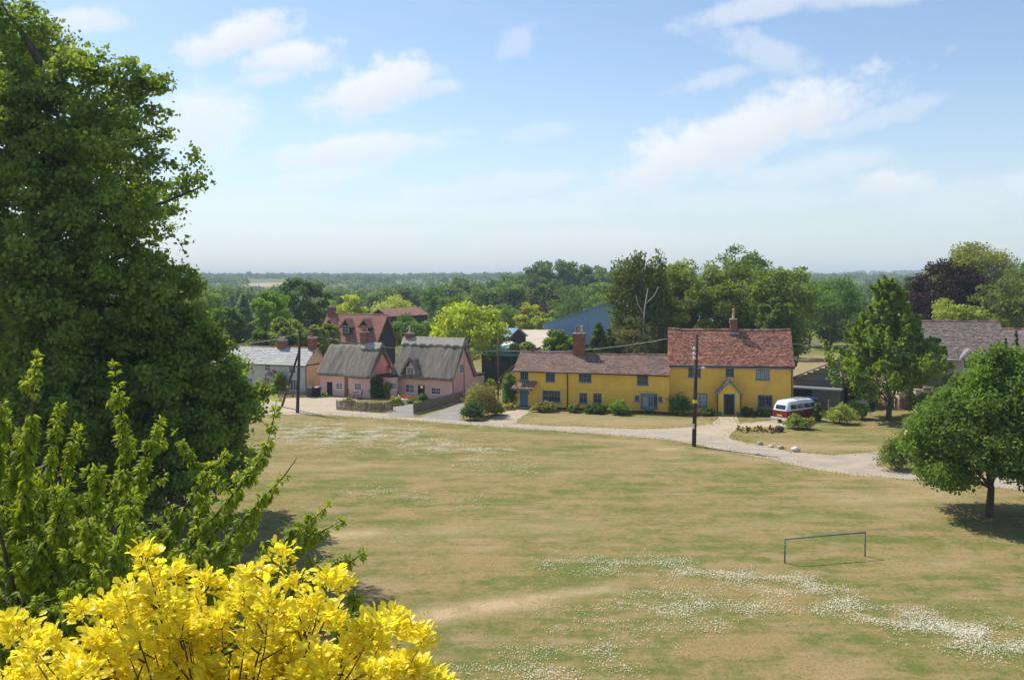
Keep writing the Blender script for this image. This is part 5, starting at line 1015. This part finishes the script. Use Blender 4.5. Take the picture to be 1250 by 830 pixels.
shrub('dark ivy climbing the corner of the left pink cottage', 457, 488, 15, 28, (.04, .085, .02), form='spiky', depth=.8, dy=1.6); shrub('pale-flowered climber reaching along the pink link wall', 471, 489, 13, 22, (.12, .16, .04), form='spiky', flowers=(.8, .72, .5), nfl=24, depth=.8, dy=2.5); shrub('potted plants at the foot of the left pink cottage', 396, 484.5, 10, 6, LG, flowers=(.8, .5, .2), nfl=10)
shrub('green climber over the doorway of the pale cottage', 340, 480.5, 14, 28, (.09, .15, .04), form='spiky', depth=.7, dy=.6); shrub('dark shrub between the pale cottage and the pink cottage', 391, 481, 9, 20, DG, dy=2); shrub('weedy plants inside the picket fence corner', 455, 499, 30, 9, (.16, .17, .06)); shrub('tall weeds behind the picket fence', 425, 494, 20, 9, (.14, .15, .06))
shrub('greenery beside the thin brown pole', 596, 486, 16, 22, (.10, .14, .04), dy=4); shrub('dense hedge end behind the chimney of the yellow cottage', 678, 482, 34, 52, (.08, .16, .03), dy=18, size=.2)

# ------------------------------------------------------------------ trees round the village
GEN = []
def T(name, label, px, Y, ytop, wpx, color, form='round', low=.2, per=70, clumps=60, size=.42, **k):
    x = at(px, Y); g = float(terrain(x, Y)); h = hz(ytop, Y) - g; return tree(name, label, (x, Y, g), h, wpx * Y / FPX, color, per, clumps, size, form, low, **k)
# behind the cottages, left to right
T('round_tree', 'pale green tree at the edge of the big tree left of the spruce', 246, 150, 352, 46, (.10, .16, .045), per=60); T('blue_spruce', 'blue-grey spruce behind the pale cottage row', 297, 122, 360, 50, (.11, .16, .15), 'conifer', .05, 60, 120, .36)
T('bushy_tree', 'dark bushy tree beside the blue-grey spruce', 271, 118, 377, 50, (.05, .10, .02)); T('round_tree', 'light green round tree between spruce and dark oak', 326, 132, 357, 54, (.095, .165, .03), per=80); T('oak_tree', 'dark green oak standing left of the dormer house', 373, 165, 341, 56, (.035, .075, .018), per=90, size=.5)
T('hedge_tree', 'low light green tree behind the pale cottage chimney', 350, 114, 389, 44, (.10, .15, .04)); T('hedge_tree', 'leafy pale bush left of the dormer house roof', 386, 116, 398, 30, (.12, .16, .05)); T('hedge_tree', 'dark green thicket above the pale slate roof', 318, 110, 405, 40, (.05, .09, .022))
T('round_tree', 'yellow-green tree above the ridge of the dormer house', 428, 175, 361, 38, (.17, .22, .04)); T('round_tree', 'mid green tree behind the dormer house chimney', 400, 180, 368, 36, (.08, .14, .03)); T('willow_tree', 'pale drooping willow left of the orange barn roof', 480, 215, 361, 54, (.17, .22, .06), per=60)
T('round_tree', 'dense rounded tree in front of the orange barn', 506, 150, 385, 56, (.065, .12, .03), per=80); T('tall_tree', 'dark narrow tree right of the orange barn', 533, 205, 351, 36, (.05, .10, .03)); T('golden_tree', 'lime-yellow tree with open crown behind the pink cottage', 573, 112, 371, 84, (.165, .225, .04), per=75, clumps=70, low=.12, clr=.26)
T('round_tree', 'deep green tree behind the lime-yellow tree', 556, 190, 362, 44, (.045, .09, .025)); T('copper_tree', 'small dark purple tree left of the blue barn', 652, 235, 368, 40, (.06, .025, .03)); T('golden_tree', 'small golden green tree above the farmyard wall', 647, 168, 371, 36, (.17, .21, .035), low=.15); T('willow_tree', 'ragged green tree beside the left eave of the blue barn', 664, 158, 381, 32, (.13, .17, .04), low=.1)
T('round_tree', 'plain green tree behind the farmyard workshop', 612, 200, 372, 46, (.07, .12, .03)); T('hedge_tree', 'bright leafy hedge below the blue barn wall', 682, 110, 404, 46, (.075, .125, .025), low=.0); T('hedge_tree', 'low greenery along the near edge of the farmyard', 640, 113, 419, 44, (.085, .13, .03), low=.0); T('bushy_tree', 'small bush against the left end of the dormer house', 405, 120, 396, 22, (.11, .15, .04), low=.0)
T('conifer_tree', 'dark cypress behind the brick chimney of yellow cottage', 727, 104, 396, 40, (.035, .075, .022), 'conifer', .0, 60, 90, .3); T('conifer_tree', 'second cypress nearer the birch trunk', 745, 108, 402, 36, (.05, .10, .025), 'conifer', .0, 60, 80, .3)
T('birch_tree', 'tall weeping birch with white trunk behind the yellow houses', 781, 114, 313, 74, (.052, .074, .02), 'weep', .12, 120, 110, .36, bark=M_BIRCH, trunk_r=.2); BI = bpy.data.objects['birch_tree']; bm2 = MB(); bo_ = BI.location
for P0 in ([(786, 432, -3.9), (785, 400, -4.3), (787, 375, -4.5), (791, 352, -4.6)], [(786, 385, -4.4), (779, 372, -4.6), (776, 360, -4.6)], [(787, 372, -4.5), (798, 362, -4.6), (804, 350, -4.6)]):
    bm2.tube([(at(a_, bo_.y + c_) - bo_.x, c_, hz(b_, bo_.y + c_) - bo_.z) for a_, b_, c_ in P0], [.12, .10, .08, .04][:len(P0)] if len(P0) > 3 else [.07, .05, .02], 7)
bm2.build('stem', M_BIRCH, BI, True)
T('willow_tree', 'grey tangled tree at the foot of the birch', 772, 108, 388, 60, (.058, .068, .034), low=.02, per=45, size=.3)
for args in [('big broad tree right of the birch above the red roof', 842, 118, 321, 96, (.085, .125, .035)), ('broad bushy tree above the red roof ridge', 896, 120, 319, 110, (.075, .12, .03)), ('wide tree at the right end of the grove above the red roof', 945, 116, 329, 92, (.08, .13, .033)), ('dark tree filling the grove between birch and chimney', 812, 128, 330, 74, (.045, .085, .025)), ('lower leafy tree at the right foot of the grove', 948, 110, 366, 46, (.055, .10, .025))]:
    T('broad_tree', args[0], *args[1:], per=95, clumps=85, size=.42, low=.04, clr=.22)
T('oak_tree', 'dark domed oak top behind the grove', 905, 150, 302, 66, (.04, .085, .025), per=80, low=.3); T('oak_tree', 'rounded oak left of the lawn tree beyond the dry field', 1014, 166, 340, 78, (.065, .125, .022), per=90, clumps=75, low=.08); T('oak_tree', 'smaller green oak between the grove and rounded oak', 988, 172, 360, 50, (.05, .10, .025), low=.05)
T('round_tree', 'dark tree behind the lawn tree', 1050, 160, 384, 60, (.045, .09, .022), low=.05); T('pale_tree', 'pale tall tree rising behind the lawn tree', 1082, 150, 343, 36, (.13, .19, .04)); T('conifer_tree', 'dark tree between pale tree and copper beech', 1106, 150, 340, 44, (.04, .06, .03)); T('copper_beech', 'deep purple copper beech behind the beige house', 1165, 128, 322, 92, (.018, .011, .015), per=120, clumps=110, low=.1, clr=.22)
T('oak_tree', 'tall green tree towering behind the copper beech', 1180, 155, 299, 92, (.10, .125, .032), per=130, clumps=110, low=.2); T('round_tree', 'light olive tree over the beige house ridge', 1174, 110, 368, 70, (.12, .16, .04), low=.1); T('oak_tree', 'grey-green tree at the right edge above the roofs', 1228, 118, 342, 76, (.075, .105, .035), per=85, low=.1); T('oak_tree', 'taller dark tree at the right edge of the view', 1258, 140, 322, 70, (.06, .09, .03), low=.1)
T('cypress', 'slim dark cypress left of the terracotta roof', 1227, 84, 414, 9, (.03, .06, .02), 'conifer', .0, 60, 50, .2); T('cypress', 'slim dark cypress in front of the terracotta roof', 1241, 82, 407, 14, (.03, .06, .022), 'conifer', .0, 60, 60, .2)
T('bushy_tree', 'bushy dark tree filling the gap behind the garage', 1034, 170, 398, 60, (.045, .09, .022), low=.0)
T('round_tree', 'plain green tree between the blue barn and birch', 730, 190, 362, 50, (.065, .11, .03)); T('round_tree', 'mid green tree behind the apex of the blue barn', 700, 215, 352, 54, (.055, .10, .03))
# the two trees on the open grass
lawn = T('lawn_tree', 'feathery green tree with forked trunk on the garden lawn', 1085, 81.7, 343, 116, (.08, .135, .022), 'plume', .09, 88, 300, .36, trunk_r=.24)
mp_ = gp(1208, 630); tree('maple_tree', 'dense round maple on the green at right edge of the lane', mp_, 8.8, 7.7, (.062, .112, .022), 200, 260, .2, 'hive', .05, .2, clr=.165, top=.40)
# woods beyond, reading as one mass
def woods():
    P_, Fm, S_, T_ = [], [], [], []
    def clump(x, y, h, w, n, sz, tint):
        g = float(terrain(x, y)); d = rand_dirs(n); d[:, 2] = np.abs(d[:, 2]) * 1.1 - .25; k = bumpy(5)(unit(d))
        p = np.array([x, y, g + h * .55]) + d * np.array([w / 2, w / 2, h * .47]) * (k * rng.uniform(.7, 1.02, n))[:, None]
        P_.append(p); Fm.append(leaf_frames(rng.normal(size=(n, 3)), d * .8 + np.array([0, 0, .3]) + rng.normal(size=(n, 3)) * .4)); S_.append(sz * rng.uniform(.7, 1.3, n)); T_.append(np.clip(tint + rng.normal(size=n) * .12, 0, 1))
    def run(n, y0, y1, nq, sz, hh, ylim):
        c = 0
        while c < n:
            Y_ = math.exp(rng.uniform(math.log(y0), math.log(y1))); a_ = rng.uniform(-.62, .72); x = a_ * Y_; h = rng.uniform(*hh)
            if abs(a_ + .267) < .026 and 820 < Y_ < 1290: continue
            if abs(a_ + .07) < .014 and 1150 < Y_ < 1400: continue
            clump(x, Y_, h, h * rng.uniform(.8, 1.5), nq, sz * h / 10, rng.random()); c += 1
    run(850, 225, 620, 190, 1.15, (8, 13), 0); run(2200, 600, 1500, 60, 2.3, (8, 13), 0); run(3600, 1500, 3400, 30, 4.2, (9, 15), 0)
    o = leaves('distant_woods', np.concatenate(P_), np.concatenate(Fm), np.concatenate(S_), np.concatenate(T_), T_DIA, M_LEAF, None, (.042, .078, .028), kind='stuff'); return o
woods()
for px, Y_, yt, w in ((548, 300, 347, 44), (574, 310, 340, 46), (600, 320, 343, 48), (622, 330, 336, 46), (640, 340, 331, 44), (655, 340, 325, 36), (668, 345, 320, 34), (682, 345, 319, 34), (696, 345, 321, 34), (710, 340, 325, 36), (724, 340, 326, 36), (740, 335, 329, 40), (756, 330, 327, 40),
                      (536, 250, 356, 46), (590, 255, 353, 50), (628, 260, 347, 52), (664, 255, 345, 50), (694, 250, 350, 48), (722, 250, 348, 50), (750, 240, 346, 50), (470, 300, 353, 50), (500, 310, 350, 50), (440, 320, 354, 46), (410, 330, 352, 46), (300, 300, 352, 50), (340, 330, 350, 50), (262, 320, 349, 50)):
    T('woodland_tree', 'tall dark green tree in the woodland belt climbing the skyline beyond the farm', px, Y_, yt, w, tuple(np.array((.055, .098, .032)) * rng.uniform(.75, 1.25)), per=50, clumps=55, size=.95, group='woodland belt beyond the farm', low=.02, clr=.3)

# ------------------------------------------------------------------ the two big trees on the left
def lobed(name, label, base, lobes, color, n, size, trunk, tr, nb=26, extra=None):
    """a crown of measured lobes: (x, y survey pixels, radius px, depth offset m)"""
    root = thing(name, label, 'tree', base); C, Rd = [], []
    for (px, py, rp_, dy) in lobes:
        Y_ = base[1] + dy; k = Y_ / FPX; c = np.array([at(px, Y_) - base[0], dy, hz(py, Y_)]); rad = rp_ * k; m = max(8, int(30 * (rad / 2) ** 1.8)); d = rand_dirs(m)
        C.append(c + d * (rad * rng.uniform(.35, .95, m))[:, None] * np.array([1, 1, .85])); Rd.append(rng.uniform(.35, .85, m) * min(1.0, rad * .42))
    C = np.concatenate(C); Rd = np.concatenate(Rd); p, fr, s, tn = fill(C, Rd, n / len(C), size, .6); p += rng.normal(size=p.shape) * np.array([.16, .16, .12]) * rng.random((len(p), 1)) ** 2 * 2
    keep = p[:, 2] > .6; p, fr, s, tn = p[keep], fr[keep], s[keep], tn[keep]
    mb, br = limbs(trunk, tr, C[rng.permutation(len(C))[:nb]], tr[0] * .3, 6); t = mb.build('trunk', M_BARK, root, True); br.build('branches', M_BARK, t, True)
    leaves('crown', p, fr, s, tn, T_DIA, M_LEAF, root, color); return root
B1 = (at(60, 44), 44, 0)
tall = [(12, 115, 55, -1), (5, 155, 60, -2), (45, 130, 50, -2), (20, 80, 45, 1), (188, 98, 24, 0), (205, 135, 16, 1), (165, 88, 22, 0), (110, 72, 32, 0), (65, 62, 26, 1), (205, 112, 14, 0), (248, 222, 14, 0), (232, 185, 14, 0), (215, 235, 22, 1), (222, 300, 12, 0), (20, 40, 50, 0), (75, 95, 55, -1), (150, 110, 48, 0), (180, 115, 38, 1), (120, 165, 60, -2), (60, 200, 80, -1), (185, 165, 30, 1), (175, 215, 45, 0), (222, 215, 34, 1), (238, 205, 20, 0), (125, 260, 65, -2), (195, 255, 30, 1), (40, 300, 85, -2), (190, 300, 32, 0), (150, 340, 65, -1),
        (-60, 80, 80, 0), (-110, 200, 100, 1), (-60, 330, 100, 0), (-150, 350, 90, 3), (30, 60, 60, 5), (90, 180, 90, 5), (60, 300, 110, 5), (-60, 200, 120, 6), (160, 250, 60, 4), (40, 380, 90, 1), (110, 400, 70, 1), (200, 350, 35, 1), (5, 5, 35, 0), (-30, 420, 90, 2), (55, 440, 70, -2), (20, 500, 70, -1), (95, 480, 60, -2), (60, 390, 60, -3), (10, 330, 70, -4), (75, 520, 60, -1), (-20, 560, 80, 0)]
lobed('tall_tree', 'towering broad-leaved tree with open top on the left of the green', B1, tall, (.085, .14, .033), 170000, .24, [(0, 0, -.4), (0, 0, 1.5), (.2, 0, 6), (-.3, .2, 12), (.3, 0, 18), (-.4, 0, 23)], [.75, .6, .5, .4, .25, .06], 40)
B2 = (at(215, 46.5), 46.5, 0)
low_ = [(215, 400, 55, -1), (240, 440, 55, -1), (285, 480, 45, 0), (305, 500, 34, 0), (260, 510, 60, -1.5), (200, 470, 80, -2), (150, 520, 80, -2), (210, 560, 70, -1), (275, 555, 45, 0), (230, 340, 32, 0), (185, 360, 55, -1), (110, 450, 90, 0), (90, 540, 80, 0), (255, 590, 38, 1), (150, 600, 70, 0), (200, 440, 80, 3), (250, 500, 60, 3), (120, 500, 90, 4), (30, 500, 90, 1), (40, 590, 80, 2), (265, 420, 30, 1)]
lobed('lime_tree', 'lower dense dark green tree in front of the pale cottages', B2, low_, (.08, .135, .026), 125000, .24, [(0, 0, -.4), (0, 0, 1.0), (-.3, 0, 4), (-.8, 0, 8), (-1, .3, 11)], [.5, .42, .34, .2, .06], 30)

# ------------------------------------------------------------------ cherry tree: shoots hung with leaves
def shoot_leaves(path, n, size, base, spread=1.0):
    """leaf positions and frames along a shoot; local to base"""
    P_ = np.array(path, float); seg = np.linalg.norm(np.diff(P_, axis=0), axis=1); cum = np.concatenate([[0], np.cumsum(seg)]); nn_ = max(3, int(cum[-1] / .045)); nd = rng.random(nn_) * cum[-1]; t = np.clip(nd[rng.integers(0, nn_, n)] + rng.normal(size=n) * .012, 0, cum[-1])
    pos = np.stack([np.interp(t, cum, P_[:, i]) for i in range(3)], 1); tang = np.stack([np.interp(np.minimum(t + .05, cum[-1]), cum, P_[:, i]) - np.interp(np.maximum(t - .05, 0), cum, P_[:, i]) for i in range(3)], 1); tang = unit(tang)
    rad = rng.normal(size=(n, 3)); rad = unit(rad - tang * np.sum(rad * tang, -1, keepdims=True)); tipw = (t / cum[-1])[:, None]
    ax = rad * rng.uniform(.3, 1.1, (n, 1)) + np.array([0, 0, -1]) * rng.uniform(.2, 1.3, (n, 1)) * (1 - .6 * tipw ** 5) + tang * (.2 + .5 * tipw ** 6); nrm = rad * .8 + np.array([0, 0, .6]) + rng.normal(size=(n, 3)) * .35
    s = size * rng.uniform(.45, 1.25, n) * (1 - .45 * (t / cum[-1]) ** 3); return pos + rad * .02 * spread - base, leaf_frames(ax, nrm), s, np.clip(.35 + .35 * (t / cum[-1]) ** 2 + rng.normal(size=n) * .16, 0, 1)
YC = 11.5; CB = np.array([at(105, YC), YC, 0.0])
def w3(px, py, Y_): return (at(px, Y_), Y_, hz(py, Y_))
SH = [[(45, 431, 11), (40, 480, 11), (36, 540, 11), (28, 640, 11.2)], [(139, 441, 10.5), (148, 500, 10.6), (152, 560, 10.8), (158, 650, 11), (160, 740, 11.2)], [(74, 490, 11.5), (66, 530, 11.5), (58, 600, 11.5), (50, 700, 11.5)], [(3, 487, 11), (0, 530, 11), (-8, 620, 11)],
      [(96, 517, 12), (84, 560, 12), (72, 640, 12), (70, 740, 12)], [(198, 512, 11.5), (182, 545, 11.5), (165, 600, 11.5), (150, 700, 11.5)], [(213, 527, 12.2), (232, 560, 12.1), (247, 590, 12), (246, 640, 12), (215, 720, 11.8)], [(278, 553, 11.5), (250, 585, 11.5), (217, 632, 11.5), (180, 720, 11.4)],
      [(338, 487, 11), (332, 520, 11), (322, 556, 11), (292, 595, 11), (242, 655, 11.1), (190, 730, 11.2)], [(363, 558, 10.6), (347, 581, 10.6), (308, 623, 10.7), (260, 678, 10.8), (205, 750, 11)], [(402, 616, 11.2), (372, 642, 11.2), (330, 680, 11.2), (270, 730, 11.2)], [(417, 635, 10.4), (380, 656, 10.4), (340, 690, 10.5), (280, 740, 10.6)],
      [(446, 674, 10.2), (420, 690, 10.2), (385, 708, 10.3), (320, 745, 10.4)], [(437, 727, 10), (432, 740, 10), (425, 762, 10.1), (400, 800, 10.2)], [(318, 618, 12), (300, 650, 12), (280, 690, 12), (240, 750, 11.8)], [(400, 690, 11.2), (385, 705, 11.2), (350, 735, 11.2)], [(120, 560, 10.2), (118, 620, 10.3), (125, 720, 10.5)],
      [(255, 600, 11.8), (240, 640, 11.8), (215, 700, 11.6), (180, 770, 11.4)], [(25, 520, 12), (22, 580, 12), (25, 680, 12)], [(305, 560, 12.2), (290, 600, 12.1), (262, 650, 12), (220, 720, 11.8)]]
for k in range(120):                                     # the rest of the crown, shoots rising from the limbs
    px = rng.uniform(-90, 300); py = 560 + rng.random() ** .8 * 240 + max(0, (px - 170)) * .62; Y_ = rng.uniform(9.4, 13.6); ln = rng.uniform(80, 170); lean = (px - 100) * .34 + rng.normal() * 45
    SH.append([(px, py, Y_), (px - lean * .35, py + ln * .4, Y_), (px - lean, py + ln, Y_ + rng.normal() * .2)])
cherry = thing('cherry_tree', 'cherry tree with long upright leafy shoots in the left foreground', 'tree', tuple(CB))
PP, FF, SS, TT = [], [], [], []; sh_mb = MB()
for k, s_ in enumerate(SH):
    pth = [w3(*q) for q in s_][::-1]; ctr = CB + np.array([0, 0, 5.6]); e = np.array(pth[0]); pth = [tuple(e * .45 + ctr * .55 + np.array([0, 0, -.3])), *pth]; ln = sum(math.dist(a, b) for a, b in zip(pth[1:], pth[2:]))
    loc = [tuple(np.array(q) - CB) for q in pth]; r_ = np.linspace(.028, .004, len(loc)); sh_mb.tube(loc, list(r_), 5, cap=False)
    a_, b_, c_, d_ = shoot_leaves(pth[1:], int(ln * (330 if k < 20 else 270)), .118, CB); PP.append(a_); FF.append(b_); SS.append(c_); TT.append(d_)
    for _ in range(6):                                  # short side twigs low on the shoot
        f_ = rng.uniform(0, .8); i_ = 1 + int(f_ * (len(pth) - 2)); g_ = f_ * (len(pth) - 2) % 1; q = np.array(pth[i_]) * (1 - g_) + np.array(pth[i_ + 1]) * g_; tip = q + np.array([rng.normal() * .22, rng.normal() * .22, rng.uniform(.05, .35)]) * (1.15 - f_); sh_mb.tube([tuple(q - CB), tuple(tip - CB)], [.01, .003], 4, cap=False); a_, b_, c_, d_ = shoot_leaves([q, tip], 42, .115, CB); PP.append(a_); FF.append(b_); SS.append(c_); TT.append(d_)
PP, FF, SS, TT = map(np.concatenate, (PP, FF, SS, TT))
tk = MB().tube([(0, 0, -.4), (.05, 0, 1), (-.05, 0, 3.5), (0, 0, 5.8)], [.26, .2, .17, .14], 10).build('trunk', M_BARK, cherry, True); sh_mb.build('shoots', M_BARK, tk, True)
def single_leaves(root, pos, fr, s, tn, tmpl, mat, color, cb, n=300):
    """the leaves that show largest become parts of their own, sharing mesh data; returns a mask of the rest"""
    w = pos + cb; px = CX + w[:, 0] / w[:, 1] * FPX; py = HZ + (EYE - w[:, 2]) / w[:, 1] * FPX; inside = (px > 2) & (px < 1248) & (py > 2) & (py < 815)
    cell = (px // 9).astype(int) * 1000 + (py // 9).astype(int); front = np.zeros(len(w), bool); best = {}
    for i in np.argsort(w[:, 1]):
        if inside[i] and cell[i] not in best: best[cell[i]] = i
    ids = np.array(list(best.values())); ids = ids[np.argsort(-(s[ids] / w[ids, 1]))][:n]; tv, tf = tmpl; mes = []
    for k in range(5):
        F = np.concatenate([tf[:, [0, 1, 2]], tf[tf[:, 3] != tf[:, 2]][:, [0, 2, 3]]]); me = np_mesh('leaf', tv, F, np.full(len(F), (k + .5) / 5)); me.materials.append(mat); mes.append(me)
    for i in ids:
        o = bpy.data.objects.new('leaf', mes[min(4, int(tn[i] * 5))]); COL.objects.link(o); o.parent = root; o.color = (*((c * GAIN for c in color) if mat is M_LEAF else color), 1); m = Matrix(np.vstack([np.hstack([fr[i] * s[i], pos[i][:, None]]), [0, 0, 0, 1]]).tolist()); o.matrix_local = m
    mask = np.ones(len(w), bool); mask[ids] = False; return mask
CC = (.115, .165, .02)
mk = single_leaves(cherry, PP, FF, SS, TT, T_CH, M_LEAF, CC, CB); leaves('foliage', PP[mk], FF[mk], SS[mk], TT[mk], T_CH, M_LEAF, cherry, CC, kind='stuff')

# ------------------------------------------------------------------ golden tree at the bottom of the view
YG_ = 6.4; GB = np.array([at(270, YG_), YG_, 0.0]); gold = thing('golden_tree', 'bright yellow-leaved tree top in the near foreground below the cherry', 'tree', tuple(GB))
tops = [(175, 668), (190, 695), (215, 690), (345, 665), (318, 690), (400, 695), (415, 700), (480, 745), (500, 760), (520, 768), (510, 806), (541, 824), (462, 752), (440, 760), (250, 700), (280, 705), (300, 725), (150, 720), (130, 730), (100, 735), (60, 770), (40, 785), (12, 752), (5, 765), (85, 790), (120, 770), (170, 735), (210, 730), (360, 700), (380, 725), (330, 720), (405, 740), (430, 790), (490, 800), (230, 760), (270, 745), (310, 770), (350, 760), (375, 790), (150, 790), (190, 770), (30, 815), (75, 820), (110, 810), (250, 800), (300, 810), (340, 815), (410, 810), (455, 815)]
PP, FF, SS, TT = [], [], [], []; br = MB()
def spray(tip, n, size, rad):
    tip = np.array(tip); d = rand_dirs(n); d[:, 2] = np.abs(d[:, 2]) * .8 - .05; d = unit(d); r = rng.random(n)[:, None]; pos = tip + d * r * rad * .55 - np.array([0, 0, rad * .8]) * rng.random((n, 1)) ** 1.3
    ax = d + np.array([0, 0, .25]) + rng.normal(size=(n, 3)) * .25; nrm = np.array([0, 0, .7]) - d * .5 + rng.normal(size=(n, 3)) * .45; PP.append(pos - GB); FF.append(leaf_frames(ax, nrm)); SS.append(size * rng.uniform(.35, 1.3, n)); TT.append(np.clip(.45 + rng.normal(size=n) * .28, 0, 1))
for px, py in tops:
    Y_ = YG_ + rng.uniform(-.5, .55); tip = np.array(w3(px, py + 6, Y_)); base = np.array([GB[0] + (tip[0] - GB[0]) * .55, GB[1] + (tip[1] - GB[1]) * .5, tip[2] - rng.uniform(.7, 1.1)])
    br.tube([tuple(np.array([GB[0], GB[1], 8.0]) - GB), tuple(base - GB), tuple((base * .4 + tip * .6) + np.array([.02, 0, -.03]) - GB), tuple(tip - GB)], [.016, .009, .005, .002], 6, cap=False)
    spray(tip, 84, .067, .165)
    for _ in range(3):
        t_ = rng.uniform(.45, .9); q = base + (tip - base) * t_ + rng.normal(size=3) * np.array([.13, .13, .05]); br.tube([tuple(base + (tip - base) * t_ * .8 - GB), tuple(q - GB)], [.008, .003], 4, cap=False); spray(q, 56, .067, .155)
for _ in range(230):                                    # fuller body of the crown, running on below and beyond the frame
    a_ = rng.uniform(0, 6.28); r_ = 1.75 * math.sqrt(rng.random()); q = np.array([GB[0] - .42 + r_ * math.cos(a_), GB[1] + .75 * r_ * math.sin(a_) * .55, 0]); top_ = 10.15 - .2 * r_ ** 2; q[2] = top_ - abs(rng.normal()) * .8; spray(q, 58, .067, .22)
PP, FF, SS, TT = map(np.concatenate, (PP, FF, SS, TT)); CG = (.90, .81, .08)
tk = MB().tube([(0, 0, -.4), (0, 0, 1), (.06, 0, 4), (0, 0, 8.05)], [.2, .16, .13, .07], 9).build('trunk', M_BARK, gold, True); br.build('branches', M_BARK, tk, True)
mk = single_leaves(gold, PP, FF, SS, TT, T_GO, M_GOLD, CG, GB); leaves('foliage', PP[mk], FF[mk], SS[mk], TT[mk], T_GO, M_GOLD, gold, CG, kind='stuff')

# ------------------------------------------------------------------ clover flowers and grass tufts
pos = []
for a_, b_, w, n, g in CLOVER:
    p, q = np.array(gw(a_)), np.array(gw(b_)); t = rng.random((n, 1)); d = q - p; nn = np.array([-d[1], d[0]]) / np.linalg.norm(d); m = p + d * t + nn * (rng.normal(size=(n, 1)) * w * .62) + rng.normal(size=(n, 2)) * .2; k = np.sin(m[:, 0] * 2.1 + 1.3 * np.sin(m[:, 1] * 1.7)) + np.sin(m[:, 1] * 3.3 + 1.1 * np.sin(m[:, 0] * 1.3)) + rng.normal(size=n) * .8; pos.append(m[k > -.1])
cen = np.concatenate(pos); grp_ = np.concatenate([cen + rng.normal(size=cen.shape) * .07, cen + rng.normal(size=cen.shape) * .12]); n = len(grp_)
p = np.concatenate([grp_, np.full((n, 1), .045)], 1); leaves('clover_flowers', p, leaf_frames(np.concatenate([rng.normal(size=(n, 2)), np.zeros((n, 1))], 1), np.tile([0., 0, 1], (n, 1)) + rng.normal(size=(n, 3)) * .25), rng.uniform(.03, .065, n) * np.where(grp_[:, 1] > 52, 1.35, 1), rng.random(n), T_DIA, M_PETAL, None, (.74, .74, .68), kind='stuff')
n = 60000; Yt = 24 + 62 * rng.random(n) ** 1.4; Xt = rng.uniform(-.35, .62, n) * Yt; ok = ~((Yt > 57) & (Xt > 0)); Xt, Yt = Xt[ok], Yt[ok]; n = len(Xt); h = rng.uniform(.02, .05, n)
VT = [(345, 506), (400, 506.5), (480, 511.5), (560, 518), (640, 523.5), (720, 529), (780, 533.5), (824, 537.7), (854, 543.6), (898, 552.5), (943, 561), (987, 571.8), (1046, 580.6), (1132, 587), (1190, 592.5), (1260, 599), None, (632, 512), (632, 517.5), (720, 521), (780, 523.8), (839, 521.4), (869, 517), (879, 508), None, (902, 509), (904, 517), (940, 513.5), None, (898, 524), (891, 534), (913, 540.7), (943, 545.7), (972, 552), (1017, 555.5), (1080, 550.5), None, (1069, 568), (1100, 573), (1129, 575), (1190, 580), None, (411, 500.5), (464, 504.5), (480, 502)]
ve = [np.zeros((0, 2))]
for a_, b_ in zip(VT, VT[1:]):
    if a_ is None or b_ is None: continue
    a_, b_ = np.array(gw(a_)), np.array(gw(b_)); m_ = int(np.linalg.norm(b_ - a_) * 34); ve.append(a_ + (b_ - a_) * rng.random((m_, 1)) + rng.normal(size=(m_, 2)) * np.array([.6, .34]))
ve = np.concatenate(ve); Xt = np.concatenate([Xt, ve[:, 0]]); Yt = np.concatenate([Yt, ve[:, 1]]); h = np.concatenate([h, rng.uniform(.03, .12, len(ve))]); n = len(Xt)
p = np.stack([Xt, Yt, np.zeros(n)], 1); ax = np.stack([rng.normal(size=n) * .5, rng.normal(size=n) * .5, np.ones(n)], 1)
gt = leaves('grass_tufts', p + unit(ax) * h[:, None] * .45, leaf_frames(ax, rng.normal(size=(n, 3))), h, rng.random(n), T_DIA, M_LEAF, None, (.13, .135, .042), kind='stuff')

# ------------------------------------------------------------------ summer air
hb = MB().box(-5000, 5000, -300, 5200, -14, 62).mesh('haze'); hm = bpy.data.materials.new('summer_air'); hm.use_nodes = True; N = hm.node_tree.nodes; N.clear(); vo = N.new('ShaderNodeVolumePrincipled'); vo.inputs['Density'].default_value = .00029; vo.inputs['Color'].default_value = (.74, .86, 1, 1); ou = N.new('ShaderNodeOutputMaterial'); hm.node_tree.links.new(vo.outputs[0], ou.inputs['Volume'])
tag(link('haze', hb, None, hm), kind='stuff')
